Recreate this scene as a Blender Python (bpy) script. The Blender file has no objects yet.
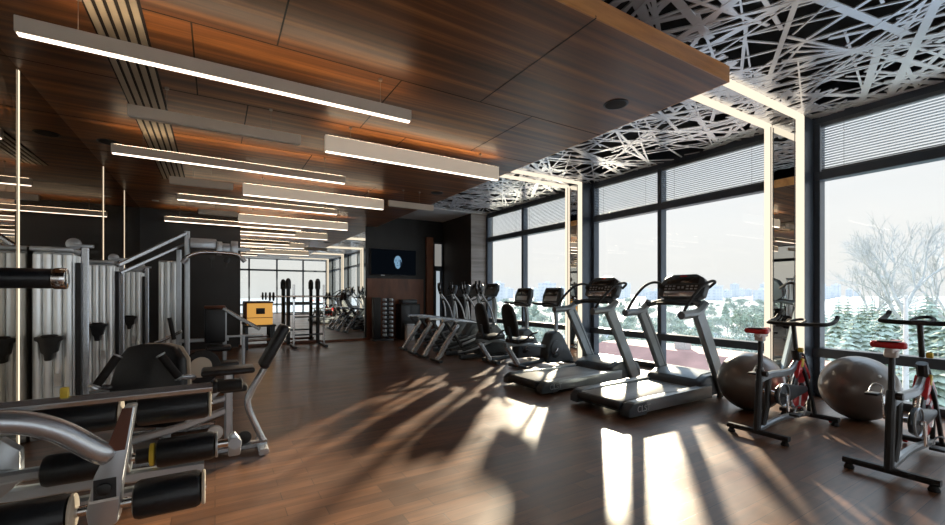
import bpy, bmesh, math, random
from mathutils import Vector, Matrix, Euler
random.seed(7)
PI = math.pi
R = math.radians
col = bpy.context.scene.collection
V = Vector

# ------------------------------------------------------------------ materials
def newmat(name):
    m = bpy.data.materials.new(name); m.use_nodes = True
    nt = m.node_tree
    for n in list(nt.nodes): nt.nodes.remove(n)
    out = nt.nodes.new('ShaderNodeOutputMaterial')
    return m, nt, out

def pm(name, c, rough=.5, metal=0., var=.12, scale=14., bump=0., coat=0., spec=.5):
    """plain surface with a procedural noise in colour and gloss"""
    m, nt, out = newmat(name)
    b = nt.nodes.new('ShaderNodeBsdfPrincipled')
    tc = nt.nodes.new('ShaderNodeTexCoord')
    nz = nt.nodes.new('ShaderNodeTexNoise'); nz.inputs['Scale'].default_value = scale; nz.inputs['Detail'].default_value = 4
    nt.links.new(tc.outputs['Object'], nz.inputs['Vector'])
    rp = nt.nodes.new('ShaderNodeValToRGB')
    rp.color_ramp.elements[0].position = .3; rp.color_ramp.elements[1].position = .7
    rp.color_ramp.elements[0].color = tuple(max(0, v*(1-var)) for v in c)+(1,)
    rp.color_ramp.elements[1].color = tuple(min(1, v*(1+var)) for v in c)+(1,)
    nt.links.new(nz.outputs['Fac'], rp.inputs['Fac'])
    nt.links.new(rp.outputs['Color'], b.inputs['Base Color'])
    b.inputs['Roughness'].default_value = rough; b.inputs['Metallic'].default_value = metal
    b.inputs['Coat Weight'].default_value = coat; b.inputs['Specular IOR Level'].default_value = spec
    if bump:
        bp = nt.nodes.new('ShaderNodeBump'); bp.inputs['Strength'].default_value = bump; bp.inputs['Distance'].default_value = .01
        nt.links.new(nz.outputs['Fac'], bp.inputs['Height']); nt.links.new(bp.outputs['Normal'], b.inputs['Normal'])
    nt.links.new(b.outputs['BSDF'], out.inputs['Surface'])
    return m

def emit(name, c, s):
    m, nt, out = newmat(name)
    e = nt.nodes.new('ShaderNodeEmission'); e.inputs['Color'].default_value = c+(1,); e.inputs['Strength'].default_value = s
    nt.links.new(e.outputs['Emission'], out.inputs['Surface'])
    return m

def glowing(name, c, s, ec=(1., .86, .68)):
    m = pm(name, c, .5, 0, .03, 4)
    b = [n for n in m.node_tree.nodes if n.type == 'BSDF_PRINCIPLED'][0]
    b.inputs['Emission Color'].default_value = ec+(1,); b.inputs['Emission Strength'].default_value = s
    return m

def mirror(name, c, rough=.0):
    m, nt, out = newmat(name)
    b = nt.nodes.new('ShaderNodeBsdfGlossy'); b.inputs['Color'].default_value = c+(1,); b.inputs['Roughness'].default_value = rough
    nt.links.new(b.outputs['BSDF'], out.inputs['Surface'])
    return m

def glassmat():
    m, nt, out = newmat('window_glass')
    t = nt.nodes.new('ShaderNodeBsdfTransparent'); t.inputs['Color'].default_value = (.97, .985, .985, 1)
    g = nt.nodes.new('ShaderNodeBsdfGlossy'); g.inputs['Roughness'].default_value = .0
    lw = nt.nodes.new('ShaderNodeLayerWeight'); lw.inputs['Blend'].default_value = .5
    pw = nt.nodes.new('ShaderNodeMath'); pw.operation = 'POWER'; pw.inputs[1].default_value = 5.; nt.links.new(lw.outputs['Facing'], pw.inputs[0])
    fr = nt.nodes.new('ShaderNodeMath'); fr.operation = 'MULTIPLY_ADD'; fr.inputs[1].default_value = .8; fr.inputs[2].default_value = .025; nt.links.new(pw.outputs[0], fr.inputs[0])
    mx = nt.nodes.new('ShaderNodeMixShader')
    nt.links.new(fr.outputs[0], mx.inputs['Fac']); nt.links.new(t.outputs[0], mx.inputs[1]); nt.links.new(g.outputs[0], mx.inputs[2])
    nt.links.new(mx.outputs[0], out.inputs['Surface'])
    return m

def wood(name, dark, mid, light, rough=.35, stretch=(.35, 6., 6.), coat=.15):
    """long soft grain running along local X"""
    m, nt, out = newmat(name)
    b = nt.nodes.new('ShaderNodeBsdfPrincipled')
    tc = nt.nodes.new('ShaderNodeTexCoord')
    mp = nt.nodes.new('ShaderNodeMapping'); mp.inputs['Scale'].default_value = stretch
    nt.links.new(tc.outputs['Object'], mp.inputs['Vector'])
    n1 = nt.nodes.new('ShaderNodeTexNoise'); n1.inputs['Scale'].default_value = 1.; n1.inputs['Detail'].default_value = 6; n1.inputs['Roughness'].default_value = .62; n1.inputs['Distortion'].default_value = .25
    nt.links.new(mp.outputs[0], n1.inputs['Vector'])
    rp = nt.nodes.new('ShaderNodeValToRGB'); el = rp.color_ramp.elements
    el[0].position = .32; el[0].color = dark+(1,); el[1].position = .7; el[1].color = light+(1,)
    e = el.new(.5); e.color = mid+(1,)
    nt.links.new(n1.outputs['Fac'], rp.inputs['Fac'])
    nt.links.new(rp.outputs['Color'], b.inputs['Base Color'])
    b.inputs['Roughness'].default_value = rough; b.inputs['Coat Weight'].default_value = coat; b.inputs['Coat Roughness'].default_value = .3
    nt.links.new(b.outputs['BSDF'], out.inputs['Surface'])
    return m

def parquet():
    m, nt, out = newmat('parquet_floor')
    b = nt.nodes.new('ShaderNodeBsdfPrincipled')
    tc = nt.nodes.new('ShaderNodeTexCoord')
    mp = nt.nodes.new('ShaderNodeMapping'); mp.inputs['Scale'].default_value = (1, 1, 1); mp.inputs['Rotation'].default_value = (0, 0, 0)
    nt.links.new(tc.outputs['Object'], mp.inputs['Vector'])
    br = nt.nodes.new('ShaderNodeTexBrick')
    br.inputs['Scale'].default_value = 1.; br.inputs['Brick Width'].default_value = .62; br.inputs['Row Height'].default_value = .12
    br.inputs['Mortar Size'].default_value = .0025; br.inputs['Mortar Smooth'].default_value = .4; br.inputs['Bias'].default_value = -.1
    br.offset = .37
    br.inputs['Color1'].default_value = (.11, .050, .025, 1); br.inputs['Color2'].default_value = (.215, .102, .051, 1)
    br.inputs['Mortar'].default_value = (.03, .016, .01, 1)
    nt.links.new(mp.outputs[0], br.inputs['Vector'])
    mp2 = nt.nodes.new('ShaderNodeMapping'); mp2.inputs['Scale'].default_value = (2.2, 22, 1)
    nt.links.new(tc.outputs['Object'], mp2.inputs['Vector'])
    n1 = nt.nodes.new('ShaderNodeTexNoise'); n1.inputs['Scale'].default_value = 1.; n1.inputs['Detail'].default_value = 5
    nt.links.new(mp2.outputs[0], n1.inputs['Vector'])
    rp = nt.nodes.new('ShaderNodeValToRGB')
    rp.color_ramp.elements[0].position = .3; rp.color_ramp.elements[0].color = (.62, .62, .62, 1)
    rp.color_ramp.elements[1].position = .72; rp.color_ramp.elements[1].color = (1.25, 1.2, 1.15, 1)
    nt.links.new(n1.outputs['Fac'], rp.inputs['Fac'])
    mx = nt.nodes.new('ShaderNodeMix'); mx.data_type = 'RGBA'; mx.blend_type = 'MULTIPLY'; mx.inputs[0].default_value = 1
    nt.links.new(br.outputs['Color'], mx.inputs[6]); nt.links.new(rp.outputs['Color'], mx.inputs[7])
    nt.links.new(mx.outputs[2], b.inputs['Base Color'])
    n2 = nt.nodes.new('ShaderNodeTexNoise'); n2.inputs['Scale'].default_value = 1.3; n2.inputs['Detail'].default_value = 3
    nt.links.new(tc.outputs['Object'], n2.inputs['Vector'])
    mr = nt.nodes.new('ShaderNodeMapRange'); mr.inputs[1].default_value = .3; mr.inputs[2].default_value = .7; mr.inputs[3].default_value = FLOOR_ROUGH[0]; mr.inputs[4].default_value = FLOOR_ROUGH[1]
    nt.links.new(n2.outputs['Fac'], mr.inputs[0]); nt.links.new(mr.outputs[0], b.inputs['Roughness'])
    b.inputs['Specular IOR Level'].default_value = .6
    b.inputs['Coat Weight'].default_value = .4; b.inputs['Coat Roughness'].default_value = .26
    bp = nt.nodes.new('ShaderNodeBump'); bp.inputs['Strength'].default_value = .12; bp.inputs['Distance'].default_value = .004; bp.invert = True
    nt.links.new(br.outputs['Fac'], bp.inputs['Height']); nt.links.new(bp.outputs['Normal'], b.inputs['Normal'])
    nt.links.new(b.outputs['BSDF'], out.inputs['Surface'])
    return m

def facade(name, wall, pane, sx, sz):
    """distant block of flats: a grid of window panes over a plain wall"""
    m, nt, out = newmat(name)
    b = nt.nodes.new('ShaderNodeBsdfPrincipled'); tc = nt.nodes.new('ShaderNodeTexCoord')
    sp = nt.nodes.new('ShaderNodeSeparateXYZ'); nt.links.new(tc.outputs['Object'], sp.inputs[0])
    ad = nt.nodes.new('ShaderNodeMath'); ad.operation = 'ADD'; nt.links.new(sp.outputs[0], ad.inputs[0]); nt.links.new(sp.outputs[1], ad.inputs[1])
    def cell(src, per, duty):
        d = nt.nodes.new('ShaderNodeMath'); d.operation = 'DIVIDE'; d.inputs[1].default_value = per; nt.links.new(src, d.inputs[0])
        f = nt.nodes.new('ShaderNodeMath'); f.operation = 'FRACT'; nt.links.new(d.outputs[0], f.inputs[0])
        l = nt.nodes.new('ShaderNodeMath'); l.operation = 'LESS_THAN'; l.inputs[1].default_value = duty; nt.links.new(f.outputs[0], l.inputs[0])
        return l.outputs[0]
    mu = nt.nodes.new('ShaderNodeMath'); mu.operation = 'MULTIPLY'
    nt.links.new(cell(ad.outputs[0], sx, .5), mu.inputs[0]); nt.links.new(cell(sp.outputs[2], sz, .5), mu.inputs[1])
    mx = nt.nodes.new('ShaderNodeMix'); mx.data_type = 'RGBA'
    nt.links.new(mu.outputs[0], mx.inputs[0]); mx.inputs[6].default_value = wall+(1,); mx.inputs[7].default_value = pane+(1,)
    nt.links.new(mx.outputs[2], b.inputs['Base Color']); b.inputs['Roughness'].default_value = .8
    nt.links.new(b.outputs['BSDF'], out.inputs['Surface'])
    return m

FLOOR_ROUGH = (.30, .42)
LED_S = 2.6
M = dict(
    floor=parquet(),
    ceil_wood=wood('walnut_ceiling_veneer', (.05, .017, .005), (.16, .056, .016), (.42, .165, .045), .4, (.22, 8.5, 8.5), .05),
    fascia=wood('walnut_edge_painted_lit', (.36, .14, .036), (.56, .24, .065), (.70, .34, .11), .4, (.8, 9, 9)),  # walnut brightened to orange, putting the window light into its colour
    wall_wood=wood('dark_wall_veneer', (.11, .038, .018), (.19, .068, .032), (.28, .11, .05), .4, (3, 3, .8)),
    groove=pm('dark_groove', (.012, .008, .006), .8),
    lattice=pm('white_lacquered_metal', (.92, .94, .97), .26, .5, .03, 3),
    void=pm('dark_plenum', (.012, .013, .015), .9),
    plaster=pm('white_plaster', (.55, .54, .52), .7, 0, .04, 5),
    black_wall=pm('black_wall_paint', (.012, .0115, .011), .38, 0, .3, 2),
    brown_wall=pm('dark_brown_wall', (.035, .027, .02), .6, 0, .2, 2),
    pilaster=wood('grey_striped_stone', (.2, .175, .155), (.3, .265, .24), (.38, .34, .31), .6, (.7, .7, 9), 0),
    frame=pm('anthracite_window_frame', (.06, .075, .095), .35, .3, .08, 8),
    glass=glassmat(),
    mirror=mirror('mirror_silver', (.86, .87, .85)),
    mirror_dark=mirror('tinted_wall_mirror', (.56, .53, .49)),
    blind=pm('blind_slat_paint', (.36, .40, .43), .4, .1, .05, 6),
    blind_rail=pm('blind_rail_paint', (.1, .115, .13), .4, .2),
    lamp_body=pm('lamp_body_paint', (.66, .58, .47), .5, 0, .04, 6),
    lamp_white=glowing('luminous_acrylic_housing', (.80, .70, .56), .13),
    led=emit('warm_led_diffuser', (1., .83, .68), LED_S),
    added_uplight=emit('added_ceiling_uplight', (1., .76, .5), 9.),  # added glow for the pendant tops, brightens the wood ceiling
    led_col=emit('warm_led_strip', (1., .85, .66), .70),
    off=pm('unlit_diffuser', (.55, .5, .42), .5),
    wire=pm('steel_wire', (.35, .32, .28), .35, .8),
    silver=pm('silver_powder_coat', (.58, .62, .67), .22, .75, .05, 9, coat=.3),
    silver2=pm('satin_aluminium', (.52, .56, .60), .28, .6, .05, 9),
    shroud=pm('brushed_aluminium_shroud', (.92, .97, 1.), .2, .5, .05, 5),
    chrome=pm('chrome', (.8, .8, .8), .1, 1., .03, 20),
    steel_dark=pm('dark_grey_coat', (.055, .065, .075), .38, .3, .1, 9),
    black=pm('black_plastic', (.014, .016, .018), .42, 0, .2, 20),
    rubber=pm('black_rubber', (.012, .012, .013), .7, 0, .2, 40, .15),
    leather=pm('black_vinyl_upholstery', (.011, .014, .018), .34, 0, .25, 60, .15),
    yellow=pm('yellow_plastic', (.75, .55, .05), .4),
    brass=pm('brown_veneer_plate', (.12, .035, .015), .4, 0, .2, 12),
    bike_grey=pm('bike_frame_grey', (.26, .28, .30), .32, .55, .08, 9),
    slat=pm('beige_diffuser_slat', (.36, .30, .22), .5, 0, .05, 9),
    belt=pm('treadmill_belt', (.2, .21, .215), .34, 0, .15, 30, .05),
    tm_body=pm('treadmill_grey_coat', (.24, .27, .29), .33, .45, .06, 9),
    tm_dark=pm('treadmill_dark_shell', (.05, .065, .078), .3, .1, .1, 9),
    screen=pm('dark_glass_screen', (.02, .025, .03), .08, 0, .1, 4, coat=.5),
    red=pm('red_plastic', (.62, .02, .025), .32, 0, .1, 12, coat=.3),
    redlamp=emit('red_console_light', (1, .05, .04), .8),
    white=pm('white_plastic', (.72, .72, .71), .4),
    ball=pm('grey_ball_vinyl', (.185, .165, .15), .3, .45, .05, 3, coat=.2),
    amber=wood('amber_lit_veneer', (.55, .2, .03), (.75, .32, .05), (.9, .45, .09), .4, (2, 6, 6)),
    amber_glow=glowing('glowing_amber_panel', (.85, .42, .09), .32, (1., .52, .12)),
    tvblue=emit('screen_picture_blue', (.28, .5, .72), .38),
    tvdark=emit('screen_picture_dark', (.03, .045, .07), .04),
    snow=pm('snow', (.46, .485, .52), .8, 0, .05, .05),
    red_roof=pm('snow_dusted_red_roof', (.40, .22, .19), .8, 0, .25, .6),
    house=pm('pale_render', (.55, .53, .5), .8),
    bark=pm('frosted_bark', (.30, .30, .30), .9, 0, .3, 3),
    birch=pm('birch_bark', (.72, .71, .68), .8, 0, .15, 2),
    twig=pm('hoar_frosted_twigs', (.50, .51, .51), .9, 0, .2, 2),
    conifer=pm('snow_dusted_needles', (.37, .44, .37), .9, 0, .45, 1.3),
    conifer2=pm('frosted_needles', (.44, .51, .45), .9, 0, .4, 1.1),
    bush=pm('frosted_leaves', (.44, .50, .45), .9, 0, .4, 1.2),
    city1=facade('haze_painted_pale_block', (.66, .68, .71), (.55, .58, .62), 6, 3.4),  # wall and panes paled to paint the distance haze into them
    city2=facade('haze_painted_grey_block', (.60, .63, .66), (.49, .53, .57), 5, 3.2),  # grey blocks carry the same painted haze
    city_roof=pm('snowy_flat_roof', (.70, .73, .77), .8),
)

# ------------------------------------------------------------------ mesh builder
class MB:
    def __init__(self): self.bm = bmesh.new()
    def obox(self, c, s, rot=None, bev=0., seg=2):
        vs = bmesh.ops.create_cube(self.bm, size=1.)['verts']
        mt = Matrix.Translation(V(c)) @ ((rot if isinstance(rot, Matrix) else Euler(rot).to_matrix().to_4x4()) if rot is not None else Matrix.Identity(4)) @ Matrix.Diagonal((s[0], s[1], s[2], 1))
        bmesh.ops.transform(self.bm, matrix=mt, verts=vs)
        if bev:
            es = list({e for v in vs for e in v.link_edges})
            bmesh.ops.bevel(self.bm, geom=es, offset=min(bev, min(s)*.48), segments=seg, affect='EDGES', profile=.5)
        return self
    def box(self, x0, x1, y0, y1, z0, z1, bev=0., seg=2):
        return self.obox(((x0+x1)/2, (y0+y1)/2, (z0+z1)/2), (abs(x1-x0), abs(y1-y0), abs(z1-z0)), None, bev, seg)
    def sweep(self, pts, prof, closed=False, up=None):
        """prof: function t(0..1)-> list of (u,v); same count each"""
        P = [V(p) for p in pts]; n = len(P)
        T = []
        for i in range(n):
            if closed: t = P[(i+1) % n]-P[i-1]
            elif i == 0: t = P[1]-P[0]
            elif i == n-1: t = P[-1]-P[-2]
            else: t = (P[i+1]-P[i]).normalized()+(P[i]-P[i-1]).normalized()
            T.append(t.normalized())
        u = V(up) if up is not None else (V((0, 0, 1)) if abs(T[0].z) < .9 else V((1, 0, 0)))
        rings = []
        for i in range(n):
            u = (u-T[i]*u.dot(T[i]))
            if u.length < 1e-5: u = T[i].orthogonal()
            u.normalize(); w = T[i].cross(u)
            k = 1.
            rings.append([self.bm.verts.new(P[i]+u*a+w*b) for a, b in prof(i/(n-1) if n > 1 else 0)])
        m = len(rings[0])
        for i in range(n if closed else n-1):
            a, b = rings[i], rings[(i+1) % n]
            for j in range(m): self.bm.faces.new((a[j], a[(j+1) % m], b[(j+1) % m], b[j]))
        if not closed:
            self.bm.faces.new(list(reversed(rings[0]))); self.bm.faces.new(rings[-1])
        return self
    def tube(self, pts, r, seg=10, closed=False, smooth=0):
        if smooth: pts = curve(pts, smooth, closed)
        f = (lambda t: r) if not isinstance(r, (list, tuple)) else (lambda t: r[min(int(t*(len(r)-1)), len(r)-2)]*(1-(t*(len(r)-1)-min(int(t*(len(r)-1)), len(r)-2)))+r[min(int(t*(len(r)-1)), len(r)-2)+1]*(t*(len(r)-1)-min(int(t*(len(r)-1)), len(r)-2)))
        return self.sweep(pts, lambda t: [(f(t)*math.cos(2*PI*k/seg), f(t)*math.sin(2*PI*k/seg)) for k in range(seg)], closed)
    def bar(self, pts, w, h, up=(0, 0, 1), smooth=0, rad=.25):
        """rectangular tube with chamfered corners: h along up, w across"""
        if smooth: pts = curve(pts, smooth)
        a, b, c = h/2, w/2, min(w, h)*rad
        pr = [(a, b-c), (a, -b+c), (a-c, -b), (-a+c, -b), (-a, -b+c), (-a, b-c), (-a+c, b), (a-c, b)]
        pr.reverse()
        return self.sweep(pts, lambda t: pr, False, up)
    def cyl(self, p0, p1, r, seg=20, bev=0., r1=None):
        p0, p1 = V(p0), V(p1); d = (p1-p0); L = d.length; d.normalize(); r1 = r if r1 is None else r1
        if bev:
            pf = [(0, r-bev), (bev*.3, r-bev*.3), (bev, r), (L-bev, r1), (L-bev*.3, r1-bev*.3), (L, r1-bev)]
        else: pf = [(0, r), (L, r1)]
        return self.lathe(p0, d, pf, seg)
    def lathe(self, o, d, prof, seg=20):
        o, d = V(o), V(d).normalized(); u = d.orthogonal().normalized(); w = d.cross(u)
        rings = [[self.bm.verts.new(o+d*h+u*(r*math.cos(2*PI*k/seg))+w*(r*math.sin(2*PI*k/seg))) for k in range(seg)] for h, r in prof]
        for a, b in zip(rings, rings[1:]):
            for j in range(seg): self.bm.faces.new((a[j], a[(j+1) % seg], b[(j+1) % seg], b[j]))
        self.bm.faces.new(list(reversed(rings[0]))); self.bm.faces.new(rings[-1])
        return self
    def prism(self, poly, axis, a0, a1, bev=0., seg=2):
        """poly in the two other axes (x,z for 'y'; y,z for 'x'; x,y for 'z')"""
        def p(u, v, a): return {'y': (u, a, v), 'x': (a, u, v), 'z': (u, v, a)}[axis]
        A = [self.bm.verts.new(p(u, v, a0)) for u, v in poly]; B = [self.bm.verts.new(p(u, v, a1)) for u, v in poly]
        n = len(poly); fs = [self.bm.faces.new(A), self.bm.faces.new(list(reversed(B)))]
        for i in range(n): fs.append(self.bm.faces.new((A[i], B[i], B[(i+1) % n], A[(i+1) % n])))
        bmesh.ops.recalc_face_normals(self.bm, faces=fs)
        if bev:
            es = list({e for f in fs for e in f.edges})
            bmesh.ops.bevel(self.bm, geom=es, offset=bev, segments=seg, affect='EDGES', profile=.5)
        return self
    def ell(self, c, r, su=24, sv=14):
        vs = bmesh.ops.create_uvsphere(self.bm, u_segments=su, v_segments=sv, radius=1.)['verts']
        bmesh.ops.transform(self.bm, matrix=Matrix.Translation(V(c)) @ Matrix.Diagonal((r[0], r[1], r[2], 1)), verts=vs)
        return self
    def disc(self, c, d, r, th, seg=28, bev=.004): 
        d = V(d).normalized(); c = V(c)
        return self.cyl(c-d*th/2, c+d*th/2, r, seg, bev)
    def ring(self, c, d, R_, r, seg=32, s2=10):
        d = V(d).normalized(); u = d.orthogonal().normalized(); w = d.cross(u); c = V(c)
        return self.tube([c+u*(R_*math.cos(2*PI*k/seg))+w*(R_*math.sin(2*PI*k/seg)) for k in range(seg)], r, s2, True)
    def build(self, name, mat, parent=None, smooth=True, off=None):
        me = bpy.data.meshes.new(name)
        o_ = V((0, 0, 0))
        if parent is not None:
            p = parent
            while p is not None: o_ += p.location; p = p.parent
        if off is not None: o_ = V(off)
        if o_.length: bmesh.ops.translate(self.bm, verts=self.bm.verts, vec=-o_)
        bmesh.ops.recalc_face_normals(self.bm, faces=self.bm.faces)
        self.bm.to_mesh(me); self.bm.free()
        if smooth:
            for p in me.polygons: p.use_smooth = True
            me.set_sharp_from_angle(angle=R(38))
        if isinstance(mat, str): mat = M[mat]
        me.materials.append(mat)
        o = bpy.data.objects.new(name, me); col.objects.link(o)
        if parent is not None: o.parent = parent
        elif off is not None: o.location = off
        return o

def curve(pts, n=6, closed=False):
    P = [V(p) for p in pts]; out = []; m = len(P)
    for i in range(m if closed else m-1):
        p1, p2 = P[i], P[(i+1) % m]
        p0 = P[i-1] if (i > 0 or closed) else p1*2-p2
        p3 = P[(i+2) % m] if (i+2 < m or closed) else p2*2-p1
        for k in range(n):
            t = k/n
            out.append(.5*((2*p1)+(p2-p0)*t+(2*p0-5*p1+4*p2-p3)*t*t+(3*p1-p0-3*p2+p3)*t**3))
    if not closed: out.append(P[-1])
    return out

def thing(name, label, cat, loc=(0, 0, 0), group=None):
    o = bpy.data.objects.new(name, None); o.empty_display_size = .1
    col.objects.link(o); o.location = loc; o['label'] = label; o['category'] = cat
    if group: o['group'] = group
    return o
def tag(o, label, cat, group=None, kind=None):
    o['label'] = label; o['category'] = cat
    if group: o['group'] = group
    if kind: o['kind'] = kind
    return o
def struct(mb, name, mat, parent=None, label=None, smooth=False):
    o = mb.build(name, mat, parent, smooth)
    if parent is None: o['kind'] = 'structure'
    if label and parent is None: o['label'] = label; o['category'] = name.split('_')[0]
    return o
def dup(root, loc, label=None, group=None):
    r = root.copy(); col.objects.link(r); r.location = loc
    if label: r['label'] = label
    if group: r['group'] = group
    for ch in list(root.children):
        c = ch.copy(); col.objects.link(c); c.parent = r
        for g in list(ch.children):
            d = g.copy(); col.objects.link(d); d.parent = c
    return r

# ------------------------------------------------------------------ room shell
YB, YF, XL, XR = 12.5, -7., -1.5, 7.0          # back wall, far end behind camera, left mirror, window wall
ZW, ZL = 3.4, 3.77                                # wood ceiling, lattice ceiling
f = MB().box(XL-.2, XR+.2, YF-.2, YB+.3, -.3, 0); struct(f, 'floor', 'floor', label='dark brown parquet floor')
c = MB().box(XL-.2, XR+.3, YF-.2, YB+.3, 4.15, 4.35); struct(c, 'ceiling', 'void', label='dark ceiling void above the white lattice')
# suspended walnut slab
SX0, SX1, SY0, SY1 = XL, 4.16, 2.17, YB
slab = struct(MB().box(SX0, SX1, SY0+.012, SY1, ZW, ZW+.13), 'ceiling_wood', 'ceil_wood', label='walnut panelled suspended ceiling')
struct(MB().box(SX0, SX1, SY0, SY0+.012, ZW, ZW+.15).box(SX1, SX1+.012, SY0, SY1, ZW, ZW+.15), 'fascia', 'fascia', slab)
g = MB()
def groove(x0, x1, y0, y1, w=.012):
    if abs(x1-x0) < 1e-6: g.box(x0-w/2, x0+w/2, y0, y1, ZW-.0015, ZW+.02)
    else: g.box(x0, x1, y0-w/2, y0+w/2, ZW-.0015, ZW+.02)
groove(2.37, 2.37, SY0, 3.75); groove(XL, SX1, 3.75, 3.75); groove(3.07, 3.07, 3.75, 5.1)
groove(.43, .43, SY0, 3.75); groove(-.15, -.15, 3.75, 5.1); groove(XL, SX1, 5.1, 5.1)
groove(1.5, 1.5, 3.75, 5.1); groove(2.1, 2.1, 5.1, 6.45); groove(.3, .3, 5.1, 6.45); groove(XL, SX1, 6.45, 6.45); groove(1.2, 1.2, 6.45, 7.8); groove(XL, SX1, 7.8, 7.8)
groove(2.6, 2.6, 7.8, 9.15); groove(XL, SX1, 9.15, 9.15); groove(XL, SX1, 10.5, 10.5); groove(2.2, 2.2, 10.5, YB)
struct(g, 'panel_joint', 'groove', slab)
# white lattice
lat = MB()
def clip(p, q, x0, x1, y0, y1):
    dx, dy = q[0]-p[0], q[1]-p[1]; a, b = 0., 1.
    for pp, qq in ((-dx, p[0]-x0), (dx, x1-p[0]), (-dy, p[1]-y0), (dy, y1-p[1])):
        if abs(pp) < 1e-9:
            if qq < 0: return None
        else:
            t = qq/pp
            if pp < 0: a = max(a, t)
            else: b = min(b, t)
    if a >= b: return None
    return (p[0]+dx*a, p[1]+dy*a), (p[0]+dx*b, p[1]+dy*b)
rl = random.Random(21)
def lattice(x0, x1, y0, y1, dens):
    n = int((x1-x0)*(y1-y0)*dens)
    for i in range(n):
        cx, cy = rl.uniform(x0-.9, x1+.9), rl.uniform(y0-.9, y1+.9)
        a = rl.choice((.35, 1.2, 1.95, 2.7, rl.uniform(0, PI)))+rl.uniform(-.3, .3); L = rl.uniform(.7, 1.9)
        s = clip((cx-L*math.cos(a), cy-L*math.sin(a)), (cx+L*math.cos(a), cy+L*math.sin(a)), x0, x1, y0, y1)
        if not s: continue
        (ax, ay), (bx_, by) = s
        ll = math.hypot(bx_-ax, by-ay)
        if ll < .08: continue
        w = rl.choice((.016, .02, .024, .03, .036, .045, .07)); z = ZL+rl.uniform(-.004, .004)
        lat.obox(((ax+bx_)/2, (ay+by)/2, z), (ll, w, .012), (0, 0, math.atan2(by-ay, bx_-ax)))
lattice(4.0, 6.98, 2.3, 10.6, 16)
lattice(1.2, 6.98, -2.2, 3.1, 17)
struct(lat, 'ceiling_lattice', 'lattice', label='white laser-cut lattice ceiling of crossing strips')
struct(MB().box(4.0, XR, 10.6, YB, ZL-.03, ZL+.05), 'ceiling_plaster', 'plaster', label='plain pale ceiling strip before the television wall')
struct(MB().box(XL, XR, YF, -2.2, ZL-.03, ZL+.05), 'ceiling_rear', 'plaster', label='plain pale ceiling behind the camera')
# walls
struct(MB().box(XL-.2, XL, YF-.2, YB+.3, 0, 4.2), 'wall_left', 'mirror_dark', label='tinted mirror wall')
bw = struct(MB().box(XL, XR+.2, YB, YB+.3, 0, 4.2), 'wall_back', 'black_wall', label='black back wall')
struct(MB().box(.56, 3.84, YB-.02, YB, .06, ZW-.0), 'mirror_panel', 'mirror', bw)
struct(MB().box(.52, 3.88, YB-.035, YB, 0, .06), 'baseboard_back', 'wall_wood', bw)
struct(MB().box(3.88, 5.72, YB-.05, YB, 0, 1.84), 'veneer_panel', 'wall_wood', bw)
struct(MB().box(5.82, 6.06, YB-.08, YB, 0, 3.2), 'veneer_strip', 'wall_wood', bw)
struct(MB().box(6.44, XR+.2, 10.66, YB, 0, 4.1), 'wall_pier', 'brown_wall', label='dark brown pier between slit window and facade')
struct(MB().box(6.425, XR, 10.645, 10.66, 0, ZL-.03), 'wall_pilaster', 'pilaster', label='grey striped stone face beside the last window')
# slit window on the back wall
sw = struct(MB().box(6.08, 6.12, YB-.06, YB, 0, 3.0).box(6.38, 6.42, YB-.06, YB, 0, 3.0).box(6.08, 6.42, YB-.06, YB, 2.12, 2.28).box(6.08, 6.42, YB-.06, YB, 3.0, 3.06), 'window_1', 'frame', label='narrow slit window in the back corner')
slit = emit('daylight_emission_pane', (.62, .72, .8), .36)  # daylight put into the pane as emission, solid wall behind
struct(MB().box(6.12, 6.38, YB-.025, YB-.005, 2.28, 3.0), 'upper_pane', emit('dim_daylight_emission_pane', (.72, .70, .66), .2), sw)  # upper pane: daylight painted in by a dimmer emission
struct(MB().box(6.2, 6.32, YB-.025, YB-.005, .02, 2.12), 'lower_pane', slit, sw)
# rear end wall (behind the camera, seen in the mirror): glazed
rw = MB().box(XL, XR, YF-.2, YF, 3.7, 4.2)
for x in (-1.5, .2, 1.9, 3.6, 5.3, 6.9): rw.box(x, x+.1, YF-.1, YF, 0, 3.7)
rw.box(XL, XR, YF-.1, YF, 2.9, 3.02).box(XL, XR, YF-.1, YF, .55, .68).box(XL, XR, YF-.1, YF, 0, .06)
rw = struct(rw, 'wall_rear', 'frame', label='glazed rear wall behind the camera')
struct(MB().box(XL, XR, YF-.06, YF-.05, 0, 3.7), 'pane', 'glass', rw)
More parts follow.
